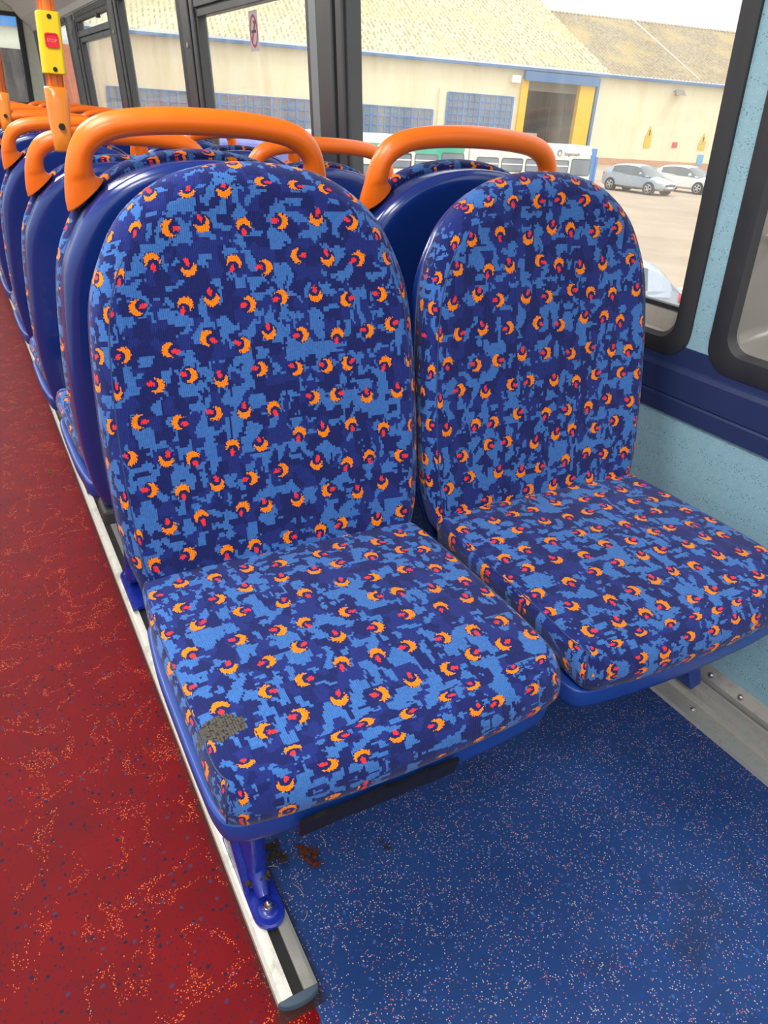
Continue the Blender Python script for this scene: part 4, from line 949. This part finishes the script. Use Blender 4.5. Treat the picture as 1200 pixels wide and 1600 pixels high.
# cars
def car(x, y, ang, paint, label, L=4.3, Wd=1.78, Hh=1.46):
    root = empty('parked_car', (x, y, GZ), ang, label=label, cat='car', group='parked cars outside')
    # body sections along length (front at +x): (x, half width, z low, z belt)
    secs = [(-2.10, 0.60, 0.42, 0.80), (-2.02, 0.76, 0.28, 0.95), (-1.7, 0.86, 0.24, 1.02), (-1.0, 0.89, 0.22, 1.00), (0.0, 0.89, 0.22, 0.96), (0.75, 0.89, 0.22, 0.93), (1.25, 0.87, 0.23, 0.86), (1.75, 0.80, 0.24, 0.76), (2.02, 0.66, 0.27, 0.66), (2.12, 0.50, 0.36, 0.58)]
    v = []; f = []; n = 10
    for sx, hw_, zl, zb in crom(secs, 3):
        ring_ = [(0, zl), (hw_ * .8, zl), (hw_, zl + 0.12), (hw_ * 1.0, (zl + zb) / 2), (hw_ * 0.93, zb - 0.04), (hw_ * 0.75, zb + 0.01)]
        full = ring_ + [(0, zb + 0.05)] + [(-a, b_) for a, b_ in reversed(ring_[1:])]
        n = len(full); v += [(sx, a, b_) for a, b_ in full]
    ns = len(v) // n
    for j in range(ns - 1):
        for i in range(n): f.append((j * n + i, j * n + (i + 1) % n, (j + 1) * n + (i + 1) % n, (j + 1) * n + i))
    f += [tuple(range(n)), tuple(range((ns) * n - 1, (ns - 1) * n - 1, -1))]
    body = link('body', v, f, paint, root, None, True, autos=0.7)
    # glasshouse
    g = [(-1.95, 0.70, 0.98), (-1.55, 0.66, 1.30), (-0.9, 0.64, 1.43), (-0.2, 0.64, 1.46), (0.35, 0.63, 1.40), (0.80, 0.68, 1.16), (1.20, 0.74, 0.90)]
    v = []; f = []
    for sx, hw_, zt in crom(g, 3): v += [(sx, 0.84 if sx > -1.8 else 0.72, 0.90), (sx, hw_ + (0.84 - hw_) * max(0, (1.46 - zt)) * 1.2, max(0.92, zt - 0.09)), (sx, hw_ * 0.75, zt), (sx, -hw_ * 0.75, zt), (sx, -hw_ - (0.84 - hw_) * max(0, (1.46 - zt)) * 1.2, max(0.92, zt - 0.09)), (sx, -0.84 if sx > -1.8 else -0.72, 0.90)]
    ns = len(v) // 6; mi = []
    for j in range(ns - 1):
        sx = v[j * 6][0]
        for i in range(5):
            f.append((j * 6 + i, j * 6 + i + 1, (j + 1) * 6 + i + 1, (j + 1) * 6 + i))
            side = i in (0, 4)
            if side: mi.append(1 if (-1.55 < sx < 0.85 and not (-0.42 < sx < -0.28)) else 0)
            else: mi.append(1 if (sx > 0.34 and i == 2) or (sx < -1.5 and i == 2) or (sx > 0.34 and i in (1, 3)) else 0)
    o = link('cabin', v, f, [paint, 'car_glass'], root, None, True, autos=0.5)
    for p, q_ in zip(o.data.polygons, mi): p.material_index = q_
    for sx in (1.32, -1.30):
        for s in (1, -1):
            mb = MB(); mb.tube([(sx, s * 0.70, 0.32), (sx, s * 0.90, 0.32)], 0.36, 28, True); wh_ = mb.build('wheel_arch', 'grille_dark', root, True, autos=0.6)
            mb = MB(); mb.tube([(sx, s * 0.72, 0.32), (sx, s * 0.905, 0.32)], 0.32, 28, True); wh_ = mb.build('wheel', 'tyre', root, True, autos=0.6)
            mb = MB(); mb.tube([(sx, s * 0.86, 0.32), (sx, s * 0.912, 0.32)], 0.075, 12, True)
            for k in range(5):
                a = 2 * PI * k / 5; mb.tube([(sx, s * 0.908, 0.32), (sx + 0.22 * math.cos(a), s * 0.908, 0.32 + 0.22 * math.sin(a))], [0.05, 0.035], 6)
            rim = [(sx + 0.215 * math.cos(2 * PI * k / 24), s * 0.905, 0.32 + 0.215 * math.sin(2 * PI * k / 24)) for k in range(25)]
            mb.tube(rim, 0.018, 6, False); mb.build('alloy_rim', 'wheel_alloy', wh_, True)
    for s in (1, -1):
        mb = MB(); mb.tube([(1.60, s * 0.80, 0.66), (1.82, s * 0.74, 0.65), (2.02, s * 0.58, 0.60)], [0.02, 0.075, 0.05], 10); mb.build('headlight', 'lamp_clear', root, True)
        mb = MB(); mb.tube([(0.72, s * 0.86, 0.98), (0.70, s * 0.98, 1.02), (0.66, s * 1.06, 1.02)], [0.03, 0.085, 0.05], 10); mb.build('wing_mirror', paint, root, True)
        mb = MB(); mb.tube([(-2.0, s * 0.62, 0.86), (-1.90, s * 0.78, 0.88)], 0.07, 8); mb.build('tail_light', 'tail_red', root, True)
    mb = MB(); mb.box((1.98, -0.46, 0.50), (2.13, 0.46, 0.58)); mb.box((1.98, -0.52, 0.30), (2.12, 0.52, 0.37)); mb.build('grille', 'grille_dark', root, bevel=0.02)
    mb = MB(); mb.box((2.10, -0.26, 0.39), (2.145, 0.26, 0.48)); mb.build('number_plate', 'white_paint', root)
    return root
car(34.7, 32.5, math.radians(-82), 'car_silver', 'silver hatchback parked by the cream warehouse wall')
car(39.5, 33.2, math.radians(-80), 'car_white', 'white car parked to the right of the silver hatchback')
car(7.7, 8.75, math.radians(160), 'car_silver', 'silver car corner just visible outside behind the window-side seat')
mb = MB(); d = Vector((1.17, 0.25, 0)).normalized()
for (a, c) in (((10.6, 10.6), (16.5, 11.6)),):
    v = [(a[0], a[1] - .07, GZ + .001), (c[0], c[1] - .07, GZ + .001), (c[0], c[1] + .07, GZ + .001), (a[0], a[1] + .07, GZ + .001), (a[0], a[1] - .07, GZ + .008), (c[0], c[1] - .07, GZ + .008), (c[0], c[1] + .07, GZ + .008), (a[0], a[1] + .07, GZ + .008)]
    mb.add(v, [(4, 5, 6, 7), (0, 1, 5, 4), (2, 3, 7, 6), (1, 2, 6, 5), (3, 0, 4, 7)])
tag(mb.build('parking_line', 'white_paint'), 'pale painted parking line on the yard beside the near silver car', 'road marking')
